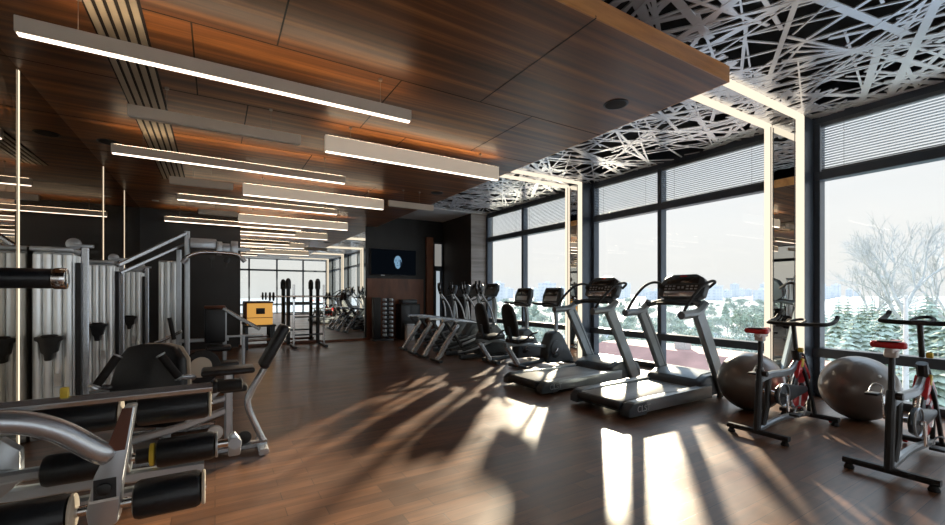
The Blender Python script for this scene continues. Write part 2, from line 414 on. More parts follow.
# window wall bays: period 3.97
ZT, ZS, ZTOP = 2.97, .6, 3.68
wr = MB().box(XR-.04, XR+.16, YF, 10.66, ZTOP, 4.15).box(XR, XR+.16, YF, 10.66, -.02, .05)
struct(wr, 'wall_right', 'frame', label='dark top and bottom beams of the glazed facade')
bays = []
cols = [6.71, 2.74, -1.23, -5.2]
ends = [10.64]
edges = [(10.64, 6.71+.22)]+[(a-.22, b+.22) for a, b in zip(cols, cols[1:])]+[(-5.42, -6.96)]
blind_proto = None; k = 0
for i, (ya, yb) in enumerate(edges):
    ym = {0: 8.89, 1: 4.85, 2: .8}.get(i, (ya+yb)/2)
    k += 1
    fr = MB()
    for y in (ya-.04, ym, yb+.04): fr.box(XR-.06, XR+.1, y-.04, y+.04, .05, ZTOP, .006, 1)
    fr.box(XR-.07, XR+.1, yb, ya, ZT-.055, ZT+.055, .006, 1).box(XR-.09, XR+.1, yb, ya, ZS-.06, ZS+.06, .006, 1).box(XR-.05, XR+.1, yb, ya, .05, .1)
    w = struct(fr, 'window_%d' % (k+1), 'frame', label='tall dark-framed window bay of the right facade')
    struct(MB().box(XR+.02, XR+.03, yb, ya, .05, ZTOP), 'glass', 'glass', w)
    if i < 3:
        for j, (a, b) in enumerate(((ya-.08, ym+.04), (ym-.04, yb+.08))):
            if b < -1.2: continue
            names = {(0, 0): 'pale louvre blind above the leftmost window pane, beside the stone pier',
                     (0, 1): 'pale louvre blind above the second window pane from the left',
                     (1, 0): 'pale louvre blind above the pane behind the left treadmill',
                     (1, 1): 'pale louvre blind above the pane behind the right treadmill',
                     (2, 0): 'wide pale louvre blind above the rightmost window, over the trees',
                     (2, 1): 'pale louvre blind beyond the right edge of the rightmost window'}
            if (i, j) == (2, 1): continue
            t = thing('window_blind', names[(i, j)], 'blind', (XR-.03, (a+b)/2, ZT+.06), 'louvre blinds along the top of the facade')
            sl = MB()
            z = ZT+.1
            while z < ZTOP-.05:
                sl.obox((XR-.03, (a+b)/2, z), (.036, a-b-.02, .0025), (0, R(8), 0)); z += .034
            sl.build('slats', 'blind', t, False)
            MB().box(XR-.05, XR-.01, b+.01, a-.01, ZT+.056, ZT+.085, .004).build('bottom_rail', 'blind_rail', t)
            MB().box(XR-.055, XR-.005, b+.01, a-.01, ZTOP-.05, ZTOP-.002, .004).build('head_rail', 'blind_rail', t)
            cd = MB()
            for yy in (b+.25, a-.25): cd.tube([(XR-.048, yy, ZT+.07), (XR-.048, yy, ZTOP-.03)], .002, 5)
            cd.build('cord', 'blind_rail', t)
# mirrored light columns
for i, yc in enumerate(cols):
    h = .24
    w = struct(MB().box(6.66, XR+.1, yc-h+.01, yc+h-.01, 0, ZL-.03), 'column_%d' % (i+1), 'frame', label='mirror-faced column on the window wall')
    struct(MB().box(6.645, 6.66, yc-h+.1, yc+h-.1, 0, ZL-.03), 'mirror_face', 'mirror', w)
    if i > 3: continue
    lab = ['warm light strip loop framing the far mirror column left of the treadmills', 'warm light strip loop framing the near mirror column behind the spin bikes', 'warm light strip loop outside the right frame edge, glimpsed in the back mirror', 'warm light strip loop on the rearmost column, glimpsed deep in the back mirror'][i]
    t = thing('led_light_loop', lab, 'light', (6.62, yc, 0), 'light strip loops on the columns')
    for s in (-1, 1):
        y = yc+s*(h-.05)
        MB().box(6.615, 6.66, y-.04, y+.04, .02, ZL-.03).build('vertical_strip', 'led_col', t, False)
        MB().box(4.19, 6.66, y-.035, y+.035, ZL-.06, ZL-.012).build('ceiling_strip', 'led_col', t, False)
    MB().box(6.6, 6.615, yc-h+.095, yc-h+.1, .02, ZL-.06).box(6.6, 6.615, yc+h-.1, yc+h-.095, .02, ZL-.06).build('trim', 'frame', t, False)

# ------------------------------------------------------------------ pendants
def pendant(x0, x1, y, lit, lab, zb=3.05, hh=.115):
    t = thing('linear_pendant_light', lab, 'light', ((x0+x1)/2, y, zb), 'linear pendant lights under the wood ceiling')
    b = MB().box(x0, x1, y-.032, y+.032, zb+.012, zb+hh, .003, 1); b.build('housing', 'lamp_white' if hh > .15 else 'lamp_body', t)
    MB().box(x0+.012, x1-.012, y-.02, y+.02, zb+.002, zb+.0125).build('diffuser', 'led' if lit else 'off', t, False)
    if lit: MB().box(x0+.03, x1-.03, y-.022, y+.022, zb+hh-.0005, zb+hh+.003).build('added_top_glow', M['added_uplight'], t, False)  # added strip, unseen from below, to warm and brighten the ceiling
    for x in (x0+.3, x1-.3):
        wr_ = MB().tube([(x, y, zb+hh-.005), (x, y, ZW-.002)], .0022, 6).cyl((x, y, ZW-.02), (x, y, ZW+.002), .018, 12)
        wr_.build('suspension_wire', 'wire', t)
    return t
pendant(-1.09, 1.62, 3.83, True, 'long lit linear pendant nearest the camera, top left of the view')
pendant(-.70, .82, 5.07, False, 'short unlit linear pendant between the two nearest lit ones')
pendant(1.10, 3.56, 5.14, True, 'lit linear pendant nearest the windows, with bright side', 3.05, .2)
pendant(-1.05, 1.69, 6.51, True, 'long lit linear pendant second in the left row')
pendant(-.59, .25, 7.85, False, 'dim unlit linear pendant behind the second left lit one')
pendant(.40, 2.86, 8.12, True, 'bright-sided linear pendant second in the right row', 3.05, .2)
pendant(2.82, 3.76, 7.72, False, 'short pale linear pendant by the lattice edge of the ceiling')
pendant(-.58, 2.21, 9.15, True, 'long lit linear pendant third in the left row')
pendant(-.30, .42, 10.55, False, 'small dim linear pendant before the black back wall')
pendant(.46, 3.0, 11.3, True, 'bright-sided linear pendant nearest the back mirror', 3.05, .2)
pendant(-1.0, 1.96, 12.0, True, 'thin lit linear pendant farthest back, over the black wall corner')

# vertical light strips on the left mirror wall
for y, lab in ((5.33, 'tall vertical light strip nearest the camera on left mirror wall'), (8.69, 'middle vertical light strip on left mirror wall'), (10.5, 'farthest vertical light strip on left mirror wall')):
    t = thing('wall_light_strip', lab, 'light', (XL+.015, y, 0), 'vertical light strips on the left mirror wall')
    MB().box(XL, XL+.004, y-.018, y+.018, .02, ZW-.01).build('profile', 'wire', t, False)
    MB().box(XL+.004, XL+.007, y-.014, y+.014, .03, ZW-.015).build('diffuser', emit('warm_wall_strip', (1, .8, .56), .9), t, False)
# slot diffuser
t = thing('air_diffuser', 'long beige slotted air diffuser in the wood ceiling', 'vent', (-.6, 5., ZW))
MB().box(-.78, -.44, SY0+.02, 9.1, ZW-.006, ZW-.0005).build('backing', 'groove', t, False)
for k in range(5):
    x = -.765+k*.066
    MB().box(x, x+.042, SY0+.02, 9.1, ZW-.016, ZW-.006, .002, 1).build('slat', 'slat', t)
# ceiling speakers
for (x, y), lab in (((3.63, 3.05), 'round dark ceiling speaker nearest the lattice corner'), ((3.79, 7.6), 'round dark ceiling speaker farther along the lattice edge'), ((-1.2, 7.3), 'dark round ceiling speaker above the left weight towers')):
    t = thing('ceiling_speaker', lab, 'speaker', (x, y, ZW))
    MB().lathe((x, y, ZW-.008), (0, 0, 1), [(0, .12), (.004, .128), (.012, .128)], 32).build('rim', 'black', t)
    MB().lathe((x, y, ZW-.011), (0, 0, 1), [(0, .09), (.004, .115)], 28).build('grille', 'groove', t)
t = thing('ceiling_spotlight', 'small pale recessed spotlight in the dark far left ceiling', 'light', (-1.1, 11.4, ZW))
MB().lathe((-1.1, 11.4, ZW-.008), (0, 0, 1), [(0, .06), (.01, .07)], 20).build('rim', 'white', t)
MB().lathe((-1.1, 11.4, ZW-.01), (0, 0, 1), [(0, .04), (.004, .045)], 16).build('lens', 'off', t)

# ------------------------------------------------------------------ treadmills
def text_mesh(s, size, depth=.002):
    cu = bpy.data.curves.new('txt', 'FONT'); cu.body = s; cu.size = size; cu.extrude = depth; cu.align_x = 'CENTER'; cu.align_y = 'CENTER'
    o = bpy.data.objects.new('txt', cu); col.objects.link(o)
    dg = bpy.context.evaluated_depsgraph_get(); dg.update()
    me = bpy.data.meshes.new_from_object(o.evaluated_get(dg)); 
    bpy.data.objects.remove(o); bpy.data.curves.remove(cu)
    return me
def text_part(name, s, size, loc, rot, mat, parent):
    me = text_mesh(s, size); me.name = name
    me.transform(Matrix.Translation(V(loc)) @ Euler(rot).to_matrix().to_4x4())
    me.materials.clear(); me.materials.append(M[mat])
    o = bpy.data.objects.new(name, me); col.objects.link(o); o.parent = parent
    return o

def treadmill(label):
    t = thing('treadmill', label, 'treadmill', (0, 0, 0), 'treadmills by the windows')
    for s in (-1, 1):
        MB().prism([(.02, .05), (.02, .12), (.10, .185), (1.62, .205), (1.62, .05)], 'y', s*.33, s*.45, .012).build('side_rail', 'tm_body', t)
        MB().prism([(.0, .03), (.0, .11), (.07, .17), (.30, .178), (.30, .03)], 'y', s*.325, s*.456, .012).build('rear_cap', 'tm_dark', t)
    MB().box(.06, 1.6, -.33, .33, .05, .15).build('deck_base', 'tm_dark', t)
    MB().box(.03, 1.58, -.30, .30, .15, .178, .012).build('belt', 'belt', t)
    MB().cyl((.03, -.32, .12), (.03, .32, .12), .045, 16).build('rear_roller', 'black', t)
    hd = MB().prism([(1.40, .16), (1.46, .25), (1.62, .315), (1.9, .33), (2.08, .27), (2.14, .14), (2.14, .05), (1.40, .05)], 'y', -.40, .40, .03, 3)
    hd.build('motor_cover', 'tm_dark', t)
    MB().prism([(1.50, .275), (1.62, .325), (1.86, .338), (1.86, .32), (1.62, .30)], 'y', -.3, .3).build('cover_trim', 'tm_body', t)
    for s in (-1, 1):
        y = s*.415
        up = MB().bar([(1.95, y, .06), (1.62, y, .68), (1.36, y, 1.14)], .075, .19, (1, 0, .45), 6)
        up.build('upright', 'tm_body', t)
        MB().bar([(1.985, y-s*.001, .08), (1.69, y-s*.001, .64), (1.41, y-s*.001, 1.12)], .075, .045, (1, 0, .45), 5).build('upright_back', 'tm_dark', t)
        # arm pod
        MB().bar([(1.0, y, 1.125), (1.08, y, 1.13), (1.32, y, 1.145), (1.44, y, 1.2), (1.52, y, 1.27)], .1, .1, (0, 0, 1), 5, .35).build('arm_pod', 'tm_body', t)
        hb = MB().tube([(1.06, y, 1.17), (1.13, y, 1.25), (1.27, s*.425, 1.38), (1.45, s*.43, 1.5), (1.64, s*.43, 1.555), (1.77, s*.40, 1.54), (1.79, s*.31, 1.47)], .019, 10, False, 6)
        hb.build('handrail', 'rubber', t)
    cb = MB().bar([(1.47, -.41, 1.23), (1.58, -.25, 1.275), (1.64, 0, 1.29), (1.58, .25, 1.275), (1.47, .41, 1.23)], .12, .07, (0, 0, 1), 5, .35)
    cb.build('crossbar', 'tm_dark', t)
    MB().tube([(1.52, -.25, 1.25), (1.38, -.17, 1.255), (1.34, 0, 1.26), (1.38, .17, 1.255), (1.52, .25, 1.25)], .02, 10, False, 5).build('front_grip', 'rubber', t)
    # console, facing the runner and leaning away
    rot = Matrix.Rotation(R(22), 4, 'Y')
    def cp(x, y, z): return V((1.70, 0, 1.47))+rot @ V((x, y, z))
    poly = [(-.33, -.13), (-.34, .03), (-.29, .13), (-.18, .19), (.18, .19), (.29, .13), (.34, .03), (.33, -.13), (.22, -.185), (-.22, -.185)]
    c_ = MB().prism(poly, 'x', -.05, .06, .02, 3); bmesh.ops.transform(c_.bm, matrix=Matrix.Translation(V((1.70, 0, 1.47))) @ rot, verts=c_.bm.verts)
    con = c_.build('console', 'tm_dark', t)
    def plate(y0, y1, z0, z1, th, nm, mat, bev=.01):
        p = MB().box(-.05-th, -.045, y0, y1, z0, z1, min(bev, th*.8)); bmesh.ops.transform(p.bm, matrix=Matrix.Translation(V((1.70, 0, 1.47))) @ rot, verts=p.bm.verts)
        return p.build(nm, mat, con)
    plate(-.235, .235, .045, .135, .006, 'display', 'screen')
    plate(-.27, .27, -.06, .03, .006, 'key_panel', 'black')
    plate(-.24, .24, -.15, -.07, .01, 'reading_ledge', 'silver')
    plate(-.05, .05, .148, .166, .006, 'logo_light', 'red')
    for yy, zz, sy, sz in [(a, b, .035, .018) for a in (-.22, -.16, -.10, .10, .16, .22) for b in (-.035, .005)]+[(-.03, -.015, .03, .03), (.03, -.015, .03, .03)]:
        bt = MB().obox((-.058, yy, zz), (.006, sy, sz))
        bmesh.ops.transform(bt.bm, matrix=Matrix.Translation(V((1.70, 0, 1.47))) @ rot, verts=bt.bm.verts)
        bt.build('button', 'silver2', con)
    for s in (-1, 1):
        e = MB().cyl((-.03, s*.3, .0), (-.075, s*.3, .0), .035, 16, .006); bmesh.ops.transform(e.bm, matrix=Matrix.Translation(V((1.70, 0, 1.47))) @ rot, verts=e.bm.verts)
        e.build('bottle_holder', 'black', con)
    for x in (.25, 1.95):
        for s in (-1, 1): MB().cyl((x, s*.36, 0), (x, s*.36, .055), .03, 14).build('foot', 'rubber', t)
    text_part('nameplate', 'CLST', .1, (.24, -.4585, .105), (PI/2, 0, 0), 'silver2', t)
    return t
tm = treadmill('silver treadmill on the right, beside the exercise balls'); tm.location = (3.87, 3.52, 0)
dup(tm, (3.78, 4.86, 0), 'silver treadmill on the left, nearer the exercise bikes')

# ------------------------------------------------------------------ spin bikes
def spin_bike(label):
    t = thing('spin_bike', label, 'exercise bike', (0, 0, 0), 'spin bikes in front of the trees')
    for x, nm in ((-.56, 'rear_stabilizer'), (.56, 'front_stabilizer')):
        st = MB().bar([(x, -.27, .065), (x, .27, .065)], .06, .045).build(nm, 'black', t)
        for s in (-1, 1):
            MB().lathe((x, s*.235, 0), (0, 0, 1), [(0, .032), (.012, .034), (.03, .025), (.045, .02)], 14).build('foot', 'rubber', st)
    for s in (-1, 1): MB().cyl((.62, s*.2, .04), (.62, s*(.2-.03), .04), .035, 16, .004).build('transport_wheel', 'red' , t)
    MB().bar([(-.56, 0, .075), (-.53, 0, .4), (-.50, 0, .66)], .05, .065, (1, 0, 0)).build('seat_tube', 'black', t)
    MB().bar([(-.46, 0, .09), (-.36, 0, .3), (-.34, 0, .56)], .045, .06, (1, 0, 0)).build('seat_brace', 'black', t)
    MB().bar([(-.54, 0, .085), (-.1, 0, .12), (.4, 0, .09), (.56, 0, .075)], .055, .05, (0, 0, 1), 4).build('bottom_beam', 'bike_grey', t)
    MB().bar([(-.52, 0, .56), (-.3, 0, .585), (.1, 0, .58), (.27, 0, .66)], .05, .07, (0, 0, 1), 5).build('main_beam', 'bike_grey', t)
    sp = MB().bar([(-.505, 0, .62), (-.49, 0, .965)], .035, .045, (1, 0, 0)).build('seat_post', 'black', t)
    MB().disc((-.5, -.045, .62), (0, 1, 0), .028, .04, 14).build('adjuster_knob', 'black', sp)
    MB().obox((-.48, 0, .99), (.18, .05, .035), None, .008).obox((-.50, 0, .96), (.07, .075, .05), None, .01).build('seat_slider', 'white', t)
    sd = MB(); 
    prof = [(-.17, .115), (-.13, .125), (-.05, .1), (.03, .06), (.10, .035), (.15, .022)]
    top = [(-.62+.17+x, y) for x, y in prof]+[(-.62+.17+x, -y) for x, y in reversed(prof)]
    top = [(-.5+(x+.5)*.85, y*.85) for x, y in top]; sd.prism(top, 'z', 1.01, 1.06, .018, 3); sd.build('saddle', 'red', t)
    MB().obox((-.55, 0, 1.061), (.1, .12, .01), None, .004).build('saddle_top', 'black', t)
    # head tube, stem, handlebar
    MB().bar([(.33, 0, .58), (.255, 0, .8)], .07, .08, (1, 0, 0)).build('head_tube', 'black', t)
    hs = MB().bar([(.265, 0, .78), (.205, 0, 1.06)], .035, .045, (1, 0, 0)).build('handlebar_stem', 'black', t)
    MB().disc((.245, -.05, .8), (0, 1, 0), .025, .04, 14).build('adjuster_knob', 'yellow', hs)
    MB().tube([(.52, -.27, 1.15), (.46, -.275, 1.11), (.34, -.275, 1.085), (.22, -.23, 1.075), (.19, 0, 1.07), (.22, .23, 1.075), (.34, .275, 1.085), (.46, .275, 1.11), (.52, .27, 1.15)], .02, 10, False, 5).build('handlebar', 'rubber', t)
    MB().tube([(.19, -.06, 1.07), (.33, -.06, 1.10), (.40, 0, 1.115), (.33, .06, 1.10), (.19, .06, 1.07)], .014, 8, False, 5).build('inner_grip', 'rubber', t)
    MB().obox((.20, 0, 1.075), (.06, .1, .04), None, .012).build('stem_clamp', 'black', t)
    # fork and flywheel
    for s in (-1, 1):
        MB().bar([(.30, s*.035, .64), (.36, s*.055, .5), (.50, s*.06, .2), (.56, s*.06, .07)], .028, .05, (1, 0, 0), 4).build('fork_leg', 'black', t)
    MB().tube([(.29, .0, .76), (.42, 0, .73), (.53, 0, .55), (.575, 0, .3), (.57, 0, .1)], .018, 10, False, 6).build('front_guard_tube', 'black', t)
    MB().prism([(.17, .50), (.22, .62), (.28, .70), (.36, .66), (.46, .55), (.50, .46), (.42, .54), (.30, .57)], 'y', -.05, .05, .012).build('wheel_shroud', 'red', t)
    MB().prism([(.14, .28), (.11, .42), (.16, .52), (.30, .58), (.24, .48), (.21, .38)], 'y', -.032, .032, .008).build('rear_fender', 'steel_dark', t)
    fw = MB().disc((.33, 0, .38), (0, 1, 0), .225, .03, 40, .006).build('flywheel', 'red', t)
    MB().ring((.33, 0, .38), (0, 1, 0), .222, .019, 40, 8).build('rim', 'chrome', fw)
    for s in (-1, 1):
        MB().disc((.33, s*.022, .38), (0, 1, 0), .06, .02, 20).build('hub', 'black', fw)
        for a in range(3):
            an = a*2*PI/3+.4
            MB().obox((.33+.13*math.cos(an), s*.0165, .38+.13*math.sin(an)), (.12, .005, .045), (0, -an, 0)).build('wheel_decal', 'white', fw)
    # chain guard, cranks and pedals
    MB().prism([(-.31, .32), (-.34, .39), (-.31, .46), (-.21, .50), (-.08, .48), (.34, .41), (.36, .38), (.34, .35), (-.08, .30), (-.21, .28)], 'y', -.075, -.045, .01).build('chain_guard', 'steel_dark', t)
    MB().ring((-.21, -.085, .39), (0, 1, 0), .11, .008, 28, 6).build('guard_ring', 'silver2', t)
    ck = MB().cyl((-.21, -.12, .39), (-.21, .12, .39), .022, 14).bar([(-.21, -.115, .39), (-.22, -.125, .22)], .02, .035, (1, 0, 0)).bar([(-.21, .115, .39), (-.20, .125, .56)], .02, .035, (1, 0, 0)).build('crank', 'chrome', t)
    for y, z, x in ((-.19, .22, -.22), (.19, .56, -.20)):
        pd = MB().obox((x, y, z), (.1, .085, .022), None, .006).build('pedal', 'black', ck)
        MB().tube([(x+.05, y-.04, z), (x+.10, y-.035, z+.05), (x+.08, y, z+.075), (x+.10, y+.035, z+.05), (x+.05, y+.04, z)], .007, 6, False, 4).build('toe_cage', 'silver2', t)
    MB().obox((.29, -.045, .66), (.05, .02, .09), (0, .3, 0), .006).build('resistance_lever', 'yellow', t)
    return t
sb = spin_bike('red-saddled spin bike farther left, in front of the light column'); sb.location = (5.03, 2.07, 0)
sb2 = dup(sb, (4.90, 1.10, 0), 'red-saddled spin bike nearest the camera, cut by right edge')
for ch in sb2.children:                                   # its bar is set higher and its saddle lower
    if ch.name.startswith(('handlebar', 'inner_grip', 'stem_clamp')): ch.location.z += .075
    if ch.name.startswith(('saddle', 'seat_slider')): ch.location.z -= .025

# exercise balls
def ball(x, y, r, lab):
    t = thing('exercise_ball', lab, 'exercise ball', (x, y, 0), 'grey exercise balls by the facade')
    b = MB(); pf = []
    n = 56
    for i in range(n+1):
        a = -PI/2+PI*i/n
        rr = r*(1+.0035*(math.cos(i*PI) if abs(a) < 1.0 else 0))
        pf.append((r*.985+rr*math.sin(a)*.985, max(.0005, rr*math.cos(a))))
    b.lathe((x, y, 0), (0, 0, 1), pf, 56)
    tilt = Matrix.Translation(V((x, y, r*.985))) @ Euler((R(58), 0, R(-40))).to_matrix().to_4x4() @ Matrix.Translation(V((-x, -y, -r*.985)))
    bmesh.ops.transform(b.bm, matrix=tilt, verts=b.bm.verts)
    b.build('shell', 'ball', t)
    d = (tilt.to_3x3() @ V((0, 0, 1))); p = V((x, y, r*.985))+d*r*.975
    MB().cyl(p, p+d*.012, .016, 14, .003).build('plug', 'white', t)
ball(5.50, 2.62, .345, 'grey exercise ball between treadmill and spin bike')
ball(6.12, 1.80, .35, 'grey exercise ball on the right, behind the nearest spin bike')

# ------------------------------------------------------------------ recumbent bikes
def recumbent(label):
    t = thing('recumbent_bike', label, 'exercise bike', (0, 0, 0), 'recumbent bikes beside the treadmills')
    MB().bar([(.12, 0, .46), (.55, 0, .45), (.85, 0, .40), (1.25, 0, .36)], .09, .07, (0, 0, 1), 5).build('seat_rail', 'tm_body', t)
    MB().bar([(.16, 0, .44), (.42, 0, .06)], .07, .09, (1, 0, 0)).build('rear_leg', 'silver', t)
    fb = MB().bar([(.44, -.27, .045), (.44, .27, .045)], .09, .06).build('rear_foot', 'tm_dark', t)
    MB().bar([(.44, 0, .06), (.9, 0, .1), (1.2, 0, .12)], .08, .07).build('floor_beam', 'tm_dark', t)
    sb_ = MB().obox((.46, 0, .53), (.4, .4, .085), (0, R(-5), 0), .035, 3).build('seat', 'leather', t)
    MB().obox((.24, 0, .62), (.05, .06, .34), (0, R(-12), 0), .01).build('back_bracket', 'steel_dark', t)
    bk = MB().prism([(-.17, -.28), (-.2, -.1), (-.19, .14), (-.14, .28), (-.06, .335), (.06, .335), (.14, .28), (.19, .14), (.2, -.1), (.17, -.28)], 'x', -.04, .03, .025, 3)
    bmesh.ops.transform(bk.bm, matrix=Matrix.Translation((.24, 0, .88)) @ Matrix.Rotation(R(-13), 4, 'Y'), verts=bk.bm.verts)
    bk.build('backrest', 'leather', t)
    for s in (-1, 1):
        MB().tube([(.3, s*.2, .52), (.38, s*.27, .56), (.52, s*.28, .66), (.64, s*.28, .68)], .017, 9, False, 4).build('side_handle', 'rubber', t)
    # front housing and mast
    MB().prism([(1.02, .06), (1.06, .42), (1.16, .62), (1.3, .68), (1.42, .58), (1.6, .3), (1.7, .12), (1.7, .06)], 'y', -.13, .13, .035, 3).build('drive_housing', 'tm_dark', t)
    for s in (-1, 1):
        MB().disc((1.25, s*.135, .34), (0, 1, 0), .15, .02, 26).build('crank_disc', 'steel_dark', t)
        an = .9 if s > 0 else .9+PI
        p = V((1.25+.16*math.cos(an), s*.16, .34+.16*math.sin(an)))
        ck = MB().bar([(1.25, s*.155, .34), p], .02, .03, (0, 1, 0)).build('crank_arm', 'chrome', t)
        MB().obox((p.x, s*.225, p.z), (.11, .11, .03), (0, R(-30), 0), .01).build('pedal', 'black', ck)
    MB().bar([(1.34, 0, .6), (1.36, 0, .9), (1.3, 0, 1.2)], .06, .08, (1, 0, 0), 4).build('mast', 'tm_body', t)
    MB().bar([(1.62, -.25, .045), (1.62, .25, .045)], .09, .06).build('front_foot', 'tm_dark', t)
    rot = Matrix.Translation((1.27, 0, 1.31)) @ Matrix.Rotation(R(16), 4, 'Y') @ Matrix.Diagonal((1, 1.15, 1.3, 1))
    c_ = MB().prism([(-.2, -.15), (-.23, .02), (-.19, .15), (.19, .15), (.23, .02), (.2, -.15)], 'x', -.05, .05, .025, 3)
    bmesh.ops.transform(c_.bm, matrix=rot, verts=c_.bm.verts); con = c_.build('console', 'tm_dark', t)
    for nm, y0, y1, z0, z1, mt in (('display', -.15, .15, .03, .11, 'screen'), ('key_panel', -.15, .15, -.06, .01, 'silver2'), ('reading_ledge', -.17, .17, -.12, -.085, 'tm_body')):
        p = MB().box(-.058, -.045, y0, y1, z0, z1, .003); bmesh.ops.transform(p.bm, matrix=rot, verts=p.bm.verts); p.build(nm, mt, con)
    MB().tube([(1.3, -.1, 1.19), (1.16, -.25, 1.17), (1.0, -.27, 1.2), (.94, -.2, 1.21), (.93, 0, 1.2), (.94, .2, 1.21), (1.0, .27, 1.2), (1.16, .25, 1.17), (1.3, .1, 1.19)], .017, 9, False, 5).build('handlebar', 'rubber', t)
    return t
rb = recumbent('black recumbent bike nearest the left treadmill'); rb.location = (4.36, 6.25, 0)
dup(rb, (4.26, 7.03, 0), 'black recumbent bike behind the first, next to the elliptical trainers')

# ------------------------------------------------------------------ ellipticals
def elliptical(label):
    t = thing('elliptical_trainer', label, 'elliptical trainer', (0, 0, 0), 'elliptical trainers in a row along the facade')
    MB().bar([(0.02, 0, .04), (.5, 0, .74)], .07, .1, (1, 0, 0)).build('rear_leg', 'silver', t)
    MB().bar([(.0, -.22, .035), (.0, .22, .035)], .07, .05).build('rear_foot', 'steel_dark', t)
    MB().bar([(.14, 0, .84), (.6, 0, .82), (1.05, 0, .76)], .07, .065, (0, 0, 1), 4).build('top_rail', 'silver', t)
    MB().bar([(.2, 0, .82), (.48, 0, .45), (.7, 0, .1)], .045, .06, (1, 0, 0)).build('brace', 'black', t)
    MB().bar([(.55, 0, .06), (1.75, 0, .06)], .12, .08).build('floor_beam', 'steel_dark', t)
    MB().prism([(.95, .08), (1.0, .5), (1.15, .72), (1.4, .74), (1.6, .55), (1.72, .2), (1.72, .08)], 'y', -.12, .12, .04, 3).build('drive_housing', 'tm_dark', t)
    MB().bar([(1.7, -.25, .035), (1.7, .25, .035)], .07, .05).build('front_foot', 'steel_dark', t)
    for s in (-1, 1):
        MB().disc((1.3, s*.135, .45), (0, 1, 0), .2, .025, 28).build('crank_disc', 'steel_dark', t)
        dz = .1 if s > 0 else -.06
        MB().bar([(1.3, s*.17, .45+dz), (.85, s*.2, .32+dz), (.4, s*.2, .26+dz)], .04, .05, (0, 0, 1), 3).build('pedal_arm', 'silver2', t)
        MB().obox((.66, s*.2, .33+dz), (.36, .13, .05), (0, R(-12), 0), .015).build('footplate', 'black', t)
        dx = .12 if s > 0 else -.1
        MB().tube([(1.28, s*.19, .78), (1.2+dx*.5, s*.23, 1.1), (1.02+dx, s*.25, 1.4), (.98+dx, s*.25, 1.62)], .02, 9, False, 5).build('moving_arm', 'silver2', t)
        MB().tube([(1.03+dx, s*.25, 1.38), (.98+dx, s*.25, 1.53), (.98+dx, s*.25, 1.66)], .024, 9, False, 4).build('arm_grip', 'rubber', t)
    MB().bar([(1.42, 0, .7), (1.44, 0, 1.1), (1.38, 0, 1.38)], .07, .09, (1, 0, 0), 4).build('mast', 'tm_body', t)
    rot = Matrix.Translation((1.36, 0, 1.46)) @ Matrix.Rotation(R(20), 4, 'Y')
    c_ = MB().prism([(-.2, -.14), (-.23, .02), (-.18, .15), (.18, .15), (.23, .02), (.2, -.14)], 'x', -.05, .05, .025, 3)
    bmesh.ops.transform(c_.bm, matrix=rot, verts=c_.bm.verts); con = c_.build('console', 'tm_dark', t)
    p = MB().box(-.058, -.045, -.14, .14, .02, .1, .003); bmesh.ops.transform(p.bm, matrix=rot, verts=p.bm.verts); p.build('display', 'screen', con)
    MB().tube([(1.35, -.12, 1.32), (1.2, -.17, 1.25), (1.12, 0, 1.22), (1.2, .17, 1.25), (1.35, .12, 1.32)], .016, 8, False, 4).build('fixed_handle', 'rubber', t)
    return t
el = elliptical('elliptical trainer nearest the camera in the row, beside the recumbent bikes'); el.location = (3.83, 7.72, 0)
dup(el, (3.82, 8.34, 0), 'elliptical trainer second from the recumbent bikes')
dup(el, (3.86, 9.0, 0), 'elliptical trainer third from the recumbent bikes')
dup(el, (3.95, 9.8, 0), 'elliptical trainer farthest back, nearest the television wall')

# ------------------------------------------------------------------ back wall objects
t = thing('television', 'wall-mounted black television showing a pale blue face', 'television', (4.72, YB-.05, 2.33))
MB().box(3.98, 5.46, YB-.075, YB, 1.93, 2.75, .012).build('housing', 'black', t)
sc_ = MB().box(4.0, 5.44, YB-.08, YB-.074, 1.965, 2.73, .002).build('screen', 'tvdark', t)
MB().lathe((4.86, YB-.083, 2.36), (0, 1, 0), [(0, .14), (.004, .14)], 28).build('picture_hair', emit('screen_hair', (.02, .03, .05), .2), sc_)
fc = MB()
vs = [fc.bm.verts.new((4.84+.125*math.cos(a)*(1 if math.sin(a) > 0 else .82), YB-.086, 2.35+.2*math.sin(a))) for a in [2*PI*k/28 for k in range(28)]]
fc.bm.faces.new(vs); fc.build('picture_face', 'tvblue', sc_, False)
fe = MB()
for dx in (-.055, .045): fe.obox((4.83+dx, YB-.0875, 2.39), (.045, .001, .018)).obox((4.83+dx, YB-.0875, 2.425), (.055, .001, .008))
fe.obox((4.825, YB-.0875, 2.33), (.014, .001, .05)).obox((4.825, YB-.0875, 2.25), (.06, .001, .014)).obox((4.92, YB-.0875, 2.33), (.035, .001, .2))
fe.build('picture_features', emit('screen_shade', (.06, .12, .2), .3), sc_, False)
MB().box(4.3, 4.42, YB-.085, YB-.06, 1.93, 1.95).build('badge', 'silver2', t)

